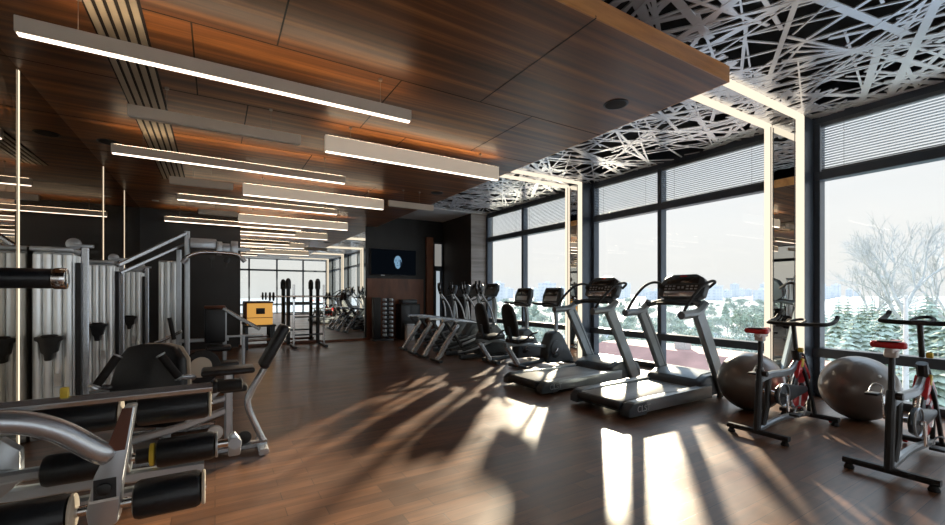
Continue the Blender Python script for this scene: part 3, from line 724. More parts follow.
# dumbbell tower
tx, ty = 4.22, 12.1
t = thing('dumbbell_tower', 'tall dark dumbbell tower below the television', 'rack', (tx, ty, 0))
MB().box(tx-.3, tx+.3, ty-.2, ty+.2, 0, .05, .01).build('base', 'steel_dark', t)
MB().box(tx-.28, tx-.06, ty-.08, ty+.1, .05, 1.27, .01).build('side_panel', 'black', t)
MB().box(tx+.13, tx+.2, ty-.05, ty+.09, .05, 1.25, .008).build('center_post', 'steel_dark', t)
lv = MB()
for k in range(9): lv.box(tx-.04, tx+.32, ty-.19, ty-.02, .11+k*.13, .122+k*.13)
lv.box(tx+.15, tx+.18, ty-.05, ty-.02, .05, 1.2)
lv.build('tray', 'steel_dark', t)
db = None
for k in range(9):
    for j in range(2):
        x, y, z = tx+.04+j*.2, ty-.11, .165+k*.13
        if db is None:
            db = thing('dumbbell', 'silver dumbbell lying on the tower below the television', 'dumbbell', (x, y, z-.043), 'silver dumbbells on the tower')
            MB().cyl((x, y-.05, z), (x, y+.05, z), .014, 12).build('handle', 'chrome', db)
            for s in (-1, 1): MB().cyl((x, y+s*.04, z), (x, y+s*.085, z), .043, 6, .006).build('head', 'silver2', db)
        else: dup(db, (x, y, z-.043))
t = thing('storage_cabinet', 'low black cabinet between dumbbell tower and elliptical trainers', 'cabinet', (5.1, 12.2, 0))
MB().box(4.78, 5.4, 12.0, 12.42, .0, 1.06, .01).build('body', 'black', t)
MB().box(4.8, 5.08, 11.985, 12.0, .55, 1.02, .004).box(5.1, 5.38, 11.985, 12.0, .55, 1.02, .004).build('door', 'steel_dark', t)
MB().box(4.85, 5.33, 12.05, 12.38, 1.06, 1.2, .02).build('top_tray', 'steel_dark', t)
t = thing('waste_bin', 'small white bin standing before the black cabinet', 'bin', (4.95, 11.75, 0))
MB().prism([(4.83, 11.65), (5.07, 11.65), (5.07, 11.85), (4.83, 11.85)], 'z', 0, .44, .02).build('bin_body', 'white', t)
MB().box(4.82, 5.08, 11.64, 11.86, .44, .48, .012).build('lid', 'silver2', t)

# table and amber cabinet in front of the mirror
t = thing('low_table', 'low dark table in front of the back mirror', 'table', (.85, 12.0, 0))
MB().box(.62, 1.32, 11.7, 12.3, .56, .6, .008).build('tabletop', 'black', t)
for x in (.67, 1.27):
    for y in (11.75, 12.25): MB().box(x-.025, x+.025, y-.025, y+.025, 0, .56).build('leg', 'steel_dark', t)
MB().box(.68, 1.26, 11.76, 12.24, .2, .23).build('shelf', 'brass', t)
t = thing('display_cabinet', 'glowing amber wooden cabinet with dark square window on low table', 'cabinet', (1.0, 12.05, .6))
MB().box(.66, 1.26, 11.9, 12.2, .6, 1.16, .008).build('body', 'amber_glow', t)
MB().box(.64, 1.28, 11.88, 12.22, 1.14, 1.18, .008).box(.64, .68, 11.88, 12.22, .6, 1.16, .008).build('surround', 'brass', t)
MB().box(.88, 1.08, 11.885, 11.9, .87, 1.02, .004).build('window', 'black', t)
MB().box(.66, 1.26, 11.89, 11.9, .77, .785).build('shelf_edge', 'brass', t)
# squat rack
t = thing('squat_rack', 'black and chrome squat rack standing before the back mirror', 'rack', (2.1, 11.7, 0))
for x in (1.72, 2.46):
    MB().bar([(x, 11.62, .05), (x, 11.62, 1.62)], .05, .05, (1, 0, 0)).build('front_upright', 'chrome', t)
    MB().bar([(x-.08, 12.0, .05), (x-.08, 12.0, 1.62)], .09, .09, (1, 0, 0)).build('rear_upright', 'black', t)
    MB().lathe((x-.08, 12.0, 1.5), (0, 0, 1), [(0, .05), (.02, .07), (.2, .07), (.27, .045), (.29, .015)], 16).build('post_cap', 'leather', t)
    MB().bar([(x, 11.3, .03), (x, 12.25, .03)], .08, .06).build('base_foot', 'steel_dark', t)
    MB().obox((x, 11.57, 1.27), (.06, .1, .05), None, .01).build('bar_hook', 'steel_dark', t)
for z in (.32, .78, 1.12): MB().bar([(1.72, 11.64, z), (2.46, 11.64, z)], .04, .04).build('crossbar', 'steel_dark', t)
MB().bar([(1.72, 12.0, .1), (2.46, 12.0, .1)], .06, .06).build('base_crossbar', 'brass', t)
t = thing('barbell', 'long chrome barbell resting across the squat rack hooks', 'barbell', (2.1, 11.555, 1.31))
MB().cyl((1.1, 11.555, 1.31), (3.05, 11.555, 1.31), .014, 12).build('bar', 'chrome', t)
for x in (1.16, 1.24, 2.92, 3.0): MB().disc((x, 11.555, 1.31), (1, 0, 0), .11, .035, 24, .006).build('plate', 'rubber', t)

# ------------------------------------------------------------------ weight towers on the left
def tower(label, h=1.8):
    t = thing('weight_tower', label, 'weight machine', (0, 0, 0), 'silver weight towers along the left mirror')
    w, d = .145, .15
    MB().box(-.15, .24, -.2, .2, 0, .06, .01).build('base', 'silver2', t)
    sh = MB().box(-w, w, -d, d, .06, h, .02)
    for k in range(4):
        x = -.108+k*.072; sh.cyl((x, -d, .09), (x, -d, h-.03), .036, 20)
        y = -.12+k*.085; sh.cyl((w, y, .09), (w, y, h-.03), .02, 14)
    sh.build('shroud', 'shroud', t)
    MB().box(-w-.01, w+.015, -d-.046, d+.01, h, h+.045, .012).build('top_cap', 'silver2', t)
    MB().bar([(.225, -.1, .05), (.225, -.1, h+.06)], .035, .06, (1, 0, 0)).build('upright', 'silver', t)
    MB().box(.167, .205, -.16, -.04, .1, h-.1).build('slot', 'black', t)
    MB().disc((.14, -.1, h+.085), (0, 1, 0), .06, .03, 22).obox((.2, -.1, h+.07), (.18, .05, .03), None, .006).build('pulley', 'silver2', t)
    MB().tube([(.2, -.1, h+.09), (.2, -.1, .12)], .004, 6).build('cable', 'black', t)
    # black accessory holder
    z = .9
    hold = MB().prism([(-.1, .09), (.1, .09), (.1, .055), (.07, .04), (.055, -.06), (.025, -.075), (.02, -.14), (-.03, -.14), (-.035, -.075), (-.055, -.06), (-.07, .04), (-.1, .055)], 'y', -.1, 0, .012)
    bmesh.ops.transform(hold.bm, matrix=Matrix.Translation((0, -d-.043, z)), verts=hold.bm.verts)
    hb = hold.build('bottle_holder', 'black', t)
    MB().ring((0, -d-.1, z+.09), (0, 0, 1), .05, .012, 20, 8).build('rim', 'rubber', hb)
    MB().box(.02, .07, -d-.05, -d-.043, .5, .62).build('instruction_plate', 'white', t)
    return t
tw = tower('largest silver weight tower, nearest the camera at far left'); tw.location = (-1.34, 5.76, 0)
dup(tw, (-1.34, 7.70, 0), 'middle silver weight tower with black holder on left mirror wall')
dup(tw, (-1.29, 9.82, 0), 'farthest silver weight tower on left, against the dark corner')

# ------------------------------------------------------------------ cable / pulldown machine
t = thing('cable_machine', 'tall silver cable machine with overhead arm and curved bar', 'weight machine', (-.2, 8.3, 0))
MB().bar([(-.37, 7.95, .03), (-.37, 7.95, 2.36)], .06, .07, (1, 0, 0)).build('front_post', 'silver2', t)
MB().bar([(-.5, 8.35, .03), (-.5, 8.35, 2.1)], .05, .07, (1, 0, 0)).build('rear_post', 'silver2', t)
MB().bar([(-.37, 7.95, 2.34), (-.8, 7.65, 2.02), (-1.12, 7.42, 1.78)], .045, .055).bar([(-.37, 8.1, 2.2), (-.8, 7.79, 1.90), (-1.12, 7.56, 1.68)], .035, .045).build('overhead_arm', 'silver', t)
sh = MB().box(-.78, -.53, 8.5, 8.8, .05, 1.93, .015)
for k in range(3): sh.cyl((-.74+k*.083, 8.5, .1), (-.74+k*.083, 8.5, 1.9), .04, 18)
sh.build('weight_shroud', 'shroud', t)
MB().box(-.33, .02, 7.9, 8.04, 2.1, 2.26, .015).build('pulley_box', 'silver2', t)
MB().box(.02, .1, 7.86, 8.06, 2.02, 2.22, .01).box(.22, .32, 7.86, 8.06, 2.02, 2.24, .01).box(.08, .24, 7.93, 7.99, 2.05, 2.2, .005).box(.3, .5, 7.94, 7.98, 2.1, 2.14).build('top_bracket', 'silver2', t)
MB().tube([(-.42, 7.85, 1.88), (-.36, 7.85, 1.96), (-.2, 7.85, 2.03), (.05, 7.85, 2.04), (.3, 7.85, 2.02), (.41, 7.85, 1.93)], .028, 10, False, 5).build('curved_bar', 'chrome', t)
for p, q in (((-.43, 7.85, 1.86), (-.36, 7.85, 1.95)), ((.36, 7.85, 1.98), (.42, 7.85, 1.91))): MB().cyl(p, q, .036, 14, .006).build('bar_end', 'silver2', t)
for px_, pz_ in ((-.05, 1.97), (.16, 1.93)): MB().disc((px_, 7.85, pz_), (0, 1, 0), .05, .03, 20).build('pulley', 'black', t)
MB().tube([(-.05, 7.85, 2.06), (-.05, 7.85, 1.8)], .005, 6).tube([(.16, 7.9, 2.06), (.16, 7.85, 1.82)], .005, 6).build('cable', 'black', t)
MB().bar([(-.5, 8.35, .05), (.3, 8.35, .05)], .09, .07).bar([(-.4, 7.7, .04), (-.4, 8.8, .04)], .09, .07).build('base_frame', 'silver', t)
MB().bar([(-.5, 8.33, .62), (.2, 8.33, .62)], .05, .06).bar([(.14, 8.33, .05), (.14, 8.33, 1.15)], .05, .06, (1, 0, 0)).bar([(.42, 8.33, .05), (.42, 8.33, .66)], .05, .05, (1, 0, 0)).bar([(.1, 8.33, .66), (.72, 8.33, .66)], .035, .035).build('seat_frame', 'silver2', t)
bk = MB().obox((.0, 8.28, .86), (.3, .09, .58), None, .03, 3).build('back_pad', 'leather', t)
MB().obox((0, 8.28, 1.165), (.31, .095, .05), None, .015).build('pad_top', 'brass', t)
MB().bar([(.12, 8.25, 1.14), (.35, 8.2, .98), (.66, 8.1, .78)], .045, .06).build('press_arm', 'silver', t)
MB().tube([(-.8, 8.2, .62), (-.66, 8.1, .68), (-.45, 8.05, .8)], .024, 10, False, 4).build('side_handle', 'silver', t)
MB().cyl((-.54, 8.0, .68), (-.6, 8.0, 1.02), .03, 14, .006).build('hand_grip', 'rubber', t)
MB().obox((.05, 8.1, .5), (.36, .36, .08), None, .03, 3).build('seat', 'leather', t)

# low flat bench
t = thing('flat_bench', 'low dark flat bench before the black back wall', 'bench', (.05, 7.2, 0))
MB().obox((.05, 7.2, .36), (.5, .28, .08), None, .03, 3).build('pad', 'leather', t)
for x in (-.12, .22): MB().bar([(x, 7.2, .03), (x, 7.2, .33)], .05, .05, (1, 0, 0)).bar([(x, 7.0, .03), (x, 7.4, .03)], .05, .05).build('leg', 'steel_dark', t)
MB().bar([(-.12, 7.2, .12), (.22, 7.2, .12)], .05, .05).build('stretcher', 'steel_dark', t)

# ------------------------------------------------------------------ chest press station
t = thing('chest_press_machine', 'black-padded chest press station behind the front rollers', 'weight machine', (-.55, 5.1, 0))
poly = [(-.31, -.30), (-.34, -.1), (-.3, .16), (-.22, .27), (-.1, .3), (.1, .3), (.22, .27), (.3, .16), (.34, -.1), (.31, -.30)]
bk = MB().prism(poly, 'y', -.05, .05, .03, 3)
mt = Matrix.Translation((-.52, 4.98, .62)) @ Matrix.Rotation(R(-30), 4, 'Z') @ Matrix.Rotation(R(-10), 4, 'X')
bmesh.ops.transform(bk.bm, matrix=mt, verts=bk.bm.verts); bk.build('backrest', 'leather', t)
bs = MB().prism([(x*1.04, z*1.04) for x, z in poly], 'y', .05, .075, .008); bmesh.ops.transform(bs.bm, matrix=mt, verts=bs.bm.verts); bs.build('backrest_shell', 'lamp_body', t)
MB().obox((-.38, 4.72, .3), (.5, .48, .11), (0, 0, R(-30)), .04, 3).build('seat', 'leather', t)
MB().bar([(-.45, 5.15, .03), (-.45, 5.15, .7)], .07, .08, (1, 0, 0)).build('rear_post', 'silver2', t)
MB().bar([(-.75, 5.15, .035), (.0, 5.15, .035)], .08, .06).bar([(-.4, 4.5, .035), (-.4, 5.4, .035)], .08, .06).build('base_frame', 'silver', t)
MB().bar([(-.38, 4.72, .05), (-.38, 4.72, .27)], .07, .07, (1, 0, 0)).build('seat_post', 'silver2', t)
for p, q in (((-.87, 4.78, .60), (-.74, 4.86, .84)), ((-.42, 4.74, .84), (-.28, 4.74, .62))):
    a = MB().cyl(p, q, .034, 16, .006).build('hand_grip', 'rubber', t)
    for e in (p, q): MB().disc(e, V(q)-V(p), .04, .014, 16, .003).build('grip_collar', 'silver2', a)
MB().tube([(-.87, 4.78, .60), (-.93, 4.95, .58), (-.75, 5.14, .5), (-.45, 5.17, .45)], .026, 10, False, 5).tube([(-.28, 4.74, .62), (-.18, 4.95, .58), (-.28, 5.14, .5), (-.45, 5.17, .45)], .026, 10, False, 5).build('press_arm', 'silver', t)
cm = MB().disc((-.12, 5.45, .6), (.35, -1, 0), .18, .05, 34, .01).build('weight_plate', 'rubber', t)
MB().disc((-.132, 5.417, .6), (.35, -1, 0), .11, .02, 28).build('hub', 'lamp_body', cm)
MB().bar([(-.45, 5.2, .58), (-.12, 5.5, .6)], .04, .05).build('plate_axle', 'silver2', t)

# ------------------------------------------------------------------ seated row station (bent chest support)
t = thing('seated_row_machine', 'silver seated row station with bent chest support tube', 'weight machine', (-.2, 4.25, 0))
MB().bar([(-1.05, 4.25, .05), (.40, 4.25, .05)], .09, .06).build('base_rail', 'silver', t)
MB().bar([(.36, 4.05, .03), (.36, 4.45, .03)], .08, .05).bar([(-.95, 4.0, .03), (-.95, 4.5, .03)], .08, .05).build('cross_foot', 'silver', t)
MB().tube([(.38, 4.25, .05), (.31, 4.25, .22), (.25, 4.25, .40), (.27, 4.25, .52), (.38, 4.25, .72), (.55, 4.25, 1.03)], .028, 12, False, 6).build('support_tube', 'silver', t)
MB().obox((.46, 4.24, .92), (.08, .24, .42), (0, R(28), 0), .03, 3).build('chest_pad', 'leather', t)
MB().bar([(.10, 4.25, .06), (.10, 4.25, .71)], .065, .065, (1, 0, 0)).build('seat_post', 'silver2', t)
MB().bar([(-.65, 4.25, .22), (-.2, 4.25, .30), (.13, 4.25, .40)], .05, .06).bar([(-.2, 4.25, .44), (.13, 4.25, .50)], .05, .05).bar([(-.22, 4.25, .3), (.08, 4.25, .62)], .035, .035).build('linkage_bar', 'silver2', t)
MB().obox((.1, 4.25, .73), (.40, .26, .05), (0, 0, 0), .022, 3).build('seat', 'leather', t)
MB().disc((.0, 4.19, .22), (0, 1, 0), .06, .04, 22).build('pulley', 'white', t)
MB().disc((.22, 4.2, .14), (0, 1, 0), .055, .04, 20).build('lower_pulley', 'black', t)

# ------------------------------------------------------------------ leg curl station, second row
Y2 = 2.68
t = thing('leg_curl_machine', 'silver leg curl station with long straight arm and four black rollers', 'weight machine', (-.95, Y2, 0))
MB().bar([(-1.15, Y2, .93), (-.95, Y2, .905), (-.78, Y2, .892), (-.0, Y2, .895)], .05, .05, (0, 0, 1), 5, .45).build('lever_arm', 'silver', t)
MB().cyl((.005, Y2, .895), (.13, Y2, .895), .033, 18, .008).build('hand_grip', 'rubber', t)
MB().cyl((-.01, Y2, .895), (.01, Y2, .895), .037, 18, .004).build('grip_collar', 'black', t)
MB().obox((.09, Y2+.08, .86), (.14, .07, .04), None, .015).build('lower_grip', 'rubber', t)
MB().cyl((-.82, Y2+.13, .78), (-.01, Y2+.13, .78), .018, 12).build('upper_axle', 'chrome', t)
for a, b in ((-.74, -.42), (-.35, -.03)):
    r_ = MB().cyl((a, Y2+.13, .78), (b, Y2+.13, .78), .078, 26, .02).build('foam_roller', 'leather', t)
    MB().cyl((b, Y2+.13, .78), (b+.012, Y2+.13, .78), .075, 24, .004).build('end_cap', 'lamp_body', r_)
MB().cyl((-.68, Y2-.06, .60), (.06, Y2-.06, .60), .02, 12).build('lower_axle', 'chrome', t)
for a, b in ((-.66, -.36), (-.25, .0)):
    r_ = MB().cyl((a, Y2-.06, .60), (b, Y2-.06, .60), .07, 26, .02).build('foam_roller', 'leather', t)
    MB().cyl((b, Y2-.06, .60), (b+.012, Y2-.06, .60), .066, 24, .004).build('end_cap', 'silver2', r_)
MB().cyl((-.275, Y2-.06, .60), (-.255, Y2-.06, .60), .055, 20, .004).build('safety_collar', 'yellow', t)
MB().cyl((-.33, Y2-.06, .60), (-.275, Y2-.06, .60), .035, 18, .004).build('collar_sleeve', 'black', t)
MB().prism([(.06, .53), (.115, .53), (.125, .6), (.09, .66), (.06, .64)], 'y', Y2-.09, Y2-.05, .008).cyl((.09, Y2-.1, .6), (.09, Y2-.03, .6), .03, 16).build('end_plate', 'silver2', t)
MB().bar([(-.95, Y2, .04), (-.95, Y2, 1.0)], .09, .1, (1, 0, 0)).build('main_post', 'silver2', t)
MB().bar([(-1.35, Y2, .035), (-.4, Y2, .035)], .09, .06).bar([(-.95, Y2-.3, .035), (-.95, Y2+.5, .035)], .09, .06).build('base_frame', 'silver', t)
MB().bar([(-.95, Y2, .52), (-.72, Y2, .50), (-.05, Y2, .48)], .05, .06).build('seat_rail', 'silver2', t)
MB().bar([(-.95, Y2+.13, .78), (-.8, Y2+.13, .78)], .06, .06).build('axle_arm', 'silver2', t)
MB().bar([(-.95, Y2-.06, .6), (-.66, Y2-.06, .6)], .05, .05).build('axle_arm', 'silver2', t)
MB().prism([(-.95, .74), (-.80, .76), (-.74, .70), (-.74, .56), (-.82, .48), (-.95, .46)], 'y', Y2-.03, Y2+.03, .008).build('pivot_plate', 'silver2', t)
MB().disc((-.86, Y2-.035, .64), (0, 1, 0), .035, .02, 6).build('lock_knob', 'yellow', t)
MB().obox((-.60, Y2, .935), (.03, .03, .05), None, .006).build('marker_clip', 'yellow', t)
# shoulder roller on its own high arm, same station
hi = MB().cyl((-1.15, Y2+.34, 1.475), (-.72, Y2+.34, 1.475), .052, 24, .008).build('shoulder_roller', 'leather', t)
MB().cyl((-.72, Y2+.34, 1.475), (-.665, Y2+.34, 1.475), .056, 24, .008).build('chrome_cap', 'chrome', hi)
MB().bar([(-1.12, Y2+.34, .05), (-1.12, Y2+.34, 1.5)], .07, .07, (1, 0, 0)).build('shoulder_post', 'silver2', t)
MB().bar([(-1.12, Y2+.5, .035), (-1.12, Y2, .035)], .07, .06).build('shoulder_foot', 'silver', t)

# ------------------------------------------------------------------ leg extension station nearest the camera
Y1 = 2.0
t = thing('leg_extension_machine', 'nearest silver leg extension station, curved lever arm with two rollers', 'weight machine', (-.9, Y1, 0))
MB().tube([(-.98, Y1-.1, .90), (-.8, Y1-.1, .985), (-.6, Y1-.08, .995), (-.47, Y1-.05, .945), (-.36, Y1-.02, .84), (-.335, Y1-.0, .815)], .038, 18, False, 7).build('lever_arm', 'silver', t)
br = MB().prism([(-.285, .985), (-.25, .985), (-.29, .70), (-.30, .57), (-.335, .545), (-.38, .555), (-.39, .62), (-.37, .74), (-.345, .80)], 'y', Y1-.02, Y1+.05, .008).build('roller_bracket', 'silver2', t)
MB().prism([(-.288, .98), (-.258, .98), (-.28, .83), (-.335, .83)], 'y', Y1-.026, Y1-.0195).build('bracket_inlay', 'brass', br)
MB().disc((-.338, Y1-.025, .70), (0, 1, 0), .022, .012, 16).box(-.368, -.305, Y1-.024, Y1-.0195, .665, .735).build('pivot_bolt', 'black', br)
MB().box(-.38, -.298, Y1-.025, Y1-.0195, .655, .664).build('bracket_seam', 'white', br)
MB().cyl((-.66, Y1+.01, .625), (-.03, Y1+.01, .625), .018, 14).build('axle', 'chrome', t)
for a, b in ((-.67, -.435), (-.26, -.045)):
    r_ = MB().cyl((a, Y1+.01, .625), (b, Y1+.01, .625), .07, 28, .02).build('foam_roller', 'leather', t)
    MB().cyl((b, Y1+.01, .625), (b+.012, Y1+.01, .625), .066, 24, .004).build('end_cap', 'lamp_body', r_)
MB().bar([(-1.0, Y1-.1, .04), (-1.0, Y1-.1, .95)], .09, .1, (1, 0, 0)).build('main_post', 'silver2', t)
MB().bar([(-1.35, Y1-.1, .035), (-.15, Y1-.1, .035)], .09, .06).bar([(-1.0, Y1-.45, .035), (-1.0, Y1+.3, .035)], .09, .06).build('base_frame', 'silver', t)
MB().obox((-1.2, Y1-.1, .55), (.34, .4, .1), None, .035, 3).build('seat', 'leather', t)
MB().bar([(-1.2, Y1-.1, .05), (-1.2, Y1-.1, .52)], .06, .06, (1, 0, 0)).build('seat_post', 'silver2', t)
MB().bar([(-1.0, Y1+.25, .52), (-.72, Y1+.25, .52), (-.60, Y1+.25, .56), (-.15, Y1+.25, .565)], .05, .055).build('guide_rail', 'silver2', t)
MB().bar([(-1.0, Y1-.08, .5), (-1.0, Y1+.28, .52)], .05, .06).build('guide_bracket', 'silver2', t)
gb = MB()
for x in (-.5, -.34, -.2): gb.disc((x, Y1+.222, .568), (0, 1, 0), .01, .008, 10, .001)
gb.build('guide_bolt', 'black', t)

# ------------------------------------------------------------------ outside
GZ = -7.
struct(MB().box(XR+.3, 1500, -700, 1500, GZ-1, GZ), 'ground_snow', 'snow', label='snow-covered ground outside the windows')
struct(MB().box(-700, XR+.3, -1500, -8, GZ-1, GZ-.02), 'ground_snow_rear', 'snow', label='snow-covered ground behind the building')
TH = R(31.2828)
CS, CC = math.sin(TH), math.cos(TH)
def place(px, d):
    """point on the ground at distance d in the direction of the photograph's column px"""
    l = (px-472.5)/423.8*d
    return CS*d+CC*l, CC*d-CS*l
rt = random.Random(5)
def conifer(h, r, mat, seed):
    q = random.Random(seed); f = MB()
    n = 15
    for i in range(n):
        z = h*(.1+.88*i/n); rr = r*(1-i/n)**.8+.1
        m_ = max(6, int(13*(1-i/n)+5)); a0 = q.uniform(0, 6)
        for k in range(m_):
            a = a0+2*PI*k/m_+q.uniform(-.25, .25); L = rr*q.uniform(.65, 1.2); dz = -L*q.uniform(.05, .4); wd = L*.26+.05
            ca, sa = math.cos(a), math.sin(a)
            p = [V((0, 0, z+.25*L)), V((ca*L*.55-sa*wd, sa*L*.55+ca*wd, z+dz*.35)), V((ca*L, sa*L, z+dz)), V((ca*L*.55+sa*wd, sa*L*.55-ca*wd, z+dz*.35)), V((ca*L*.5, sa*L*.5, z+.2*L+dz*.3))]
            vs = [f.bm.verts.new(v) for v in p]
            f.bm.faces.new((vs[0], vs[1], vs[4])); f.bm.faces.new((vs[1], vs[2], vs[4])); f.bm.faces.new((vs[2], vs[3], vs[4])); f.bm.faces.new((vs[3], vs[0], vs[4])); f.bm.faces.new((vs[0], vs[3], vs[2], vs[1]))
    return f
def broadleaf(h, q, twig_r=.012, depth=5, spread=.62):
    tr, tw_ = MB(), MB(); tips = []
    def grow(p, d, L, r, n):
        e = p+d*L+V((q.uniform(-1, 1), q.uniform(-1, 1), 0))*L*.06
        (tr if n > depth-2 else tw_).tube([p, (p+e)/2+V((q.uniform(-1, 1), q.uniform(-1, 1), q.uniform(-.5, .5)))*L*.05, e], [r, r*.85, r*.68], 5 if n > 2 else 3)
        if n == 0: tips.append(e); return
        for k in range(3 if n < depth else 4):
            a = q.uniform(0, 2*PI); o = d.orthogonal().normalized(); o.rotate(Matrix.Rotation(a, 3, d))
            nd = (d+o*q.uniform(.35, spread*1.35)+V((0, 0, .12))).normalized()
            grow(p+(e-p)*q.uniform(.6, 1.), nd, L*q.uniform(.62, .82), max(r*.6, twig_r), n-1)
    grow(V((0, 0, 0)), V((0, 0, 1)), h*.28, h*.016, depth)
    return tr, tw_, tips
def leafclump(pts, n, rad, size, q):
    f = MB()
    for p in pts:
        for k in range(n):
            c = p+V((q.gauss(0, 1), q.gauss(0, 1), q.gauss(0, .8)))*rad
            m3 = Euler((q.uniform(0, 6), q.uniform(0, 6), q.uniform(0, 6))).to_matrix(); s = size*q.uniform(.6, 1.4)
            vs = [f.bm.verts.new(c+m3 @ V(v)*s) for v in ((1, 0, 0), (0, .6, .15), (-1, 0, 0), (0, -.6, .15))]
            f.bm.faces.new(vs)
    return f
# conifers: three forms
con = []
for i, (h, r, mt_) in enumerate(((7., 1.9, 'conifer'), (6., 1.9, 'conifer2'), (8.4, 2.1, 'conifer'))):
    lb = ['dark snow-dusted conifer in the grove outside the windows', 'pale frosted conifer in the grove outside the windows', 'tall slim snow-dusted conifer in the grove outside the windows'][i]
    t = thing('conifer_tree', lb, 'tree', (0, 0, GZ), ['dark conifers outside', 'pale conifers outside', 'tall conifers outside'][i])
    MB().cyl((0, 0, GZ), (0, 0, GZ+h*.95), .14, 8, 0, .02).build('trunk', 'bark', t)
    fo = conifer(h, r, mt_, 11+i); bmesh.ops.translate(fo.bm, verts=fo.bm.verts, vec=(0, 0, GZ)); fo.build('needles', mt_, t, False)
    con.append(t)
rb_ = []
for i in range(2):
    q = random.Random(40+i)
    t = thing('frosted_tree', ['low round frosted tree among the snowy treetops outside', 'spreading frosted tree among the snowy treetops outside'][i], 'tree', (0, 0, GZ), ['round frosted trees outside', 'spreading frosted trees outside'][i])
    tr, tw_, tips = broadleaf(6.2+i*.8, q, .015, 4, .8+.15*i)
    for b_ in (tr, tw_): bmesh.ops.translate(b_.bm, verts=b_.bm.verts, vec=(0, 0, GZ))
    tr.build('trunk', 'bark', t, False); tw_.build('twigs', 'twig', t, False)
    lf = leafclump(tips, 12, .3, .14, q); bmesh.ops.translate(lf.bm, verts=lf.bm.verts, vec=(0, 0, GZ)); lf.build('leaves', 'bush', t, False)
    rb_.append(t)
used = set()
def put(proto, px, d, s=1., dz=0):
    x, y = place(px, d)
    if id(proto) in used: o = dup(proto, (x, y, GZ))
    else: used.add(id(proto)); o = proto; o.location = (x, y, GZ)
    o.rotation_euler = (0, 0, rt.uniform(0, 6.28)); o.scale = (s*rt.uniform(1., 1.3), s*rt.uniform(1., 1.3), s)
    return o
# right-hand grove (behind the rightmost window)
for px, d, k, s in ((826, 24, 0, .80), (846, 30, 1, .95), (862, 23, 2, .66), (880, 27, 0, .86), (899, 22, 1, .84), (918, 25, 0, .85), (938, 23, 2, .72), (955, 27, 0, .9), (836, 42, 2, .92), (858, 46, 0, 1.05), (884, 44, 1, 1.15), (910, 40, 2, .9), (932, 46, 0, 1.1), (960, 42, 1, 1.1),
                    (820, 60, 1, 1.2), (848, 66, 2, .95), (872, 62, 0, 1.1), (902, 64, 2, .93), (930, 60, 1, 1.2), (955, 64, 0, 1.1), (980, 30, 0, .9), (1000, 45, 1, 1)):
    put(con[k], px, d, s)
for i in range(34):
    put(con[rt.randrange(3)], 812+180*(i+rt.uniform(0, 1))/34, rt.choice((32, 38, 52, 58, 72, 80)), rt.uniform(.8, 1.05))
# belt of treetops behind the treadmills and bikes
for row, (d, top, n) in enumerate(((33, 340, 15), (42, 329, 19), (54, 321, 22), (68, 314, 25), (88, 308, 28), (118, 303, 30), (160, 299, 32), (230, 296, 34))):
    for i in range(n):
        px = 490+(820-490)*(i+rt.uniform(.1, .9))/n
        dd = d*rt.uniform(.9, 1.12); ztop = 1.4-(top+rt.uniform(-5, 6)-293)/423.8*dd
        hh = ztop-GZ
        k = rt.random()
        if k < .45: put(rb_[0], px, dd, hh/6.4)
        elif k < .8: put(rb_[1], px, dd, hh/7.2)
        else: put(con[rt.randrange(3)], px, dd, hh/7.3)
# lone tree standing above the belt behind the right treadmill
q = random.Random(77); t = thing('round_crowned_tree', 'dark round-crowned tree rising above the treetops left of the near column', 'tree', (*place(752, 55), GZ))
X0, Y0 = place(752, 55)
tr, tw_, tips = broadleaf(8.9, q, .02, 4, .7)
for b_ in (tr, tw_): bmesh.ops.translate(b_.bm, verts=b_.bm.verts, vec=(X0, Y0, GZ))
tr.build('trunk', 'bark', t, False); tw_.build('twigs', 'bark', t, False)
lf = leafclump(tips, 10, .3, .16, q); bmesh.ops.translate(lf.bm, verts=lf.bm.verts, vec=(X0, Y0, GZ)); lf.build('leaves', 'conifer', t, False)
# tall bare trees at right
for px, d, h, lab, sd in ((905, 50, 22.5, 'tall pale bare tree rising above the conifers at right', 3), (868, 66, 17.0, 'shorter pale bare tree left of the tallest one', 9), (943, 62, 22.0, 'pale bare tree at the right edge of the view', 15)):
    q = random.Random(sd); X0, Y0 = place(px, d)
    t = thing('bare_tree', lab, 'tree', (X0, Y0, GZ), 'bare frosted trees above the grove')
    tr, tw_, tips = broadleaf(h, q, .017, 6, .55)
    for b_ in (tr, tw_): bmesh.ops.translate(b_.bm, verts=b_.bm.verts, vec=(X0, Y0, GZ))
    tr.build('trunk', 'twig', t, False); tw_.build('twigs', 'twig', t, False)
X0, Y0 = place(906, 21)
t = thing('birch_tree', 'slender white birch trunk in front of the conifers at right', 'tree', (X0, Y0, GZ))
MB().tube([(X0, Y0, GZ), (X0+.05, Y0+.02, -2), (X0, Y0, 1.3)], [.14, .11, .07], 10, False, 4).build('trunk', 'birch', t)
bb = MB(); q = random.Random(8)
for k in range(26):
    z = q.uniform(-3, 1.3); a = q.uniform(0, 6.28); L = q.uniform(.4, 1.1)
    bb.tube([(X0, Y0, z), (X0+math.cos(a)*L*.6, Y0+math.sin(a)*L*.6, z+.4*L), (X0+math.cos(a)*L, Y0+math.sin(a)*L, z+.5*L)], .012, 4)
bb.build('branches', 'twig', t, False)
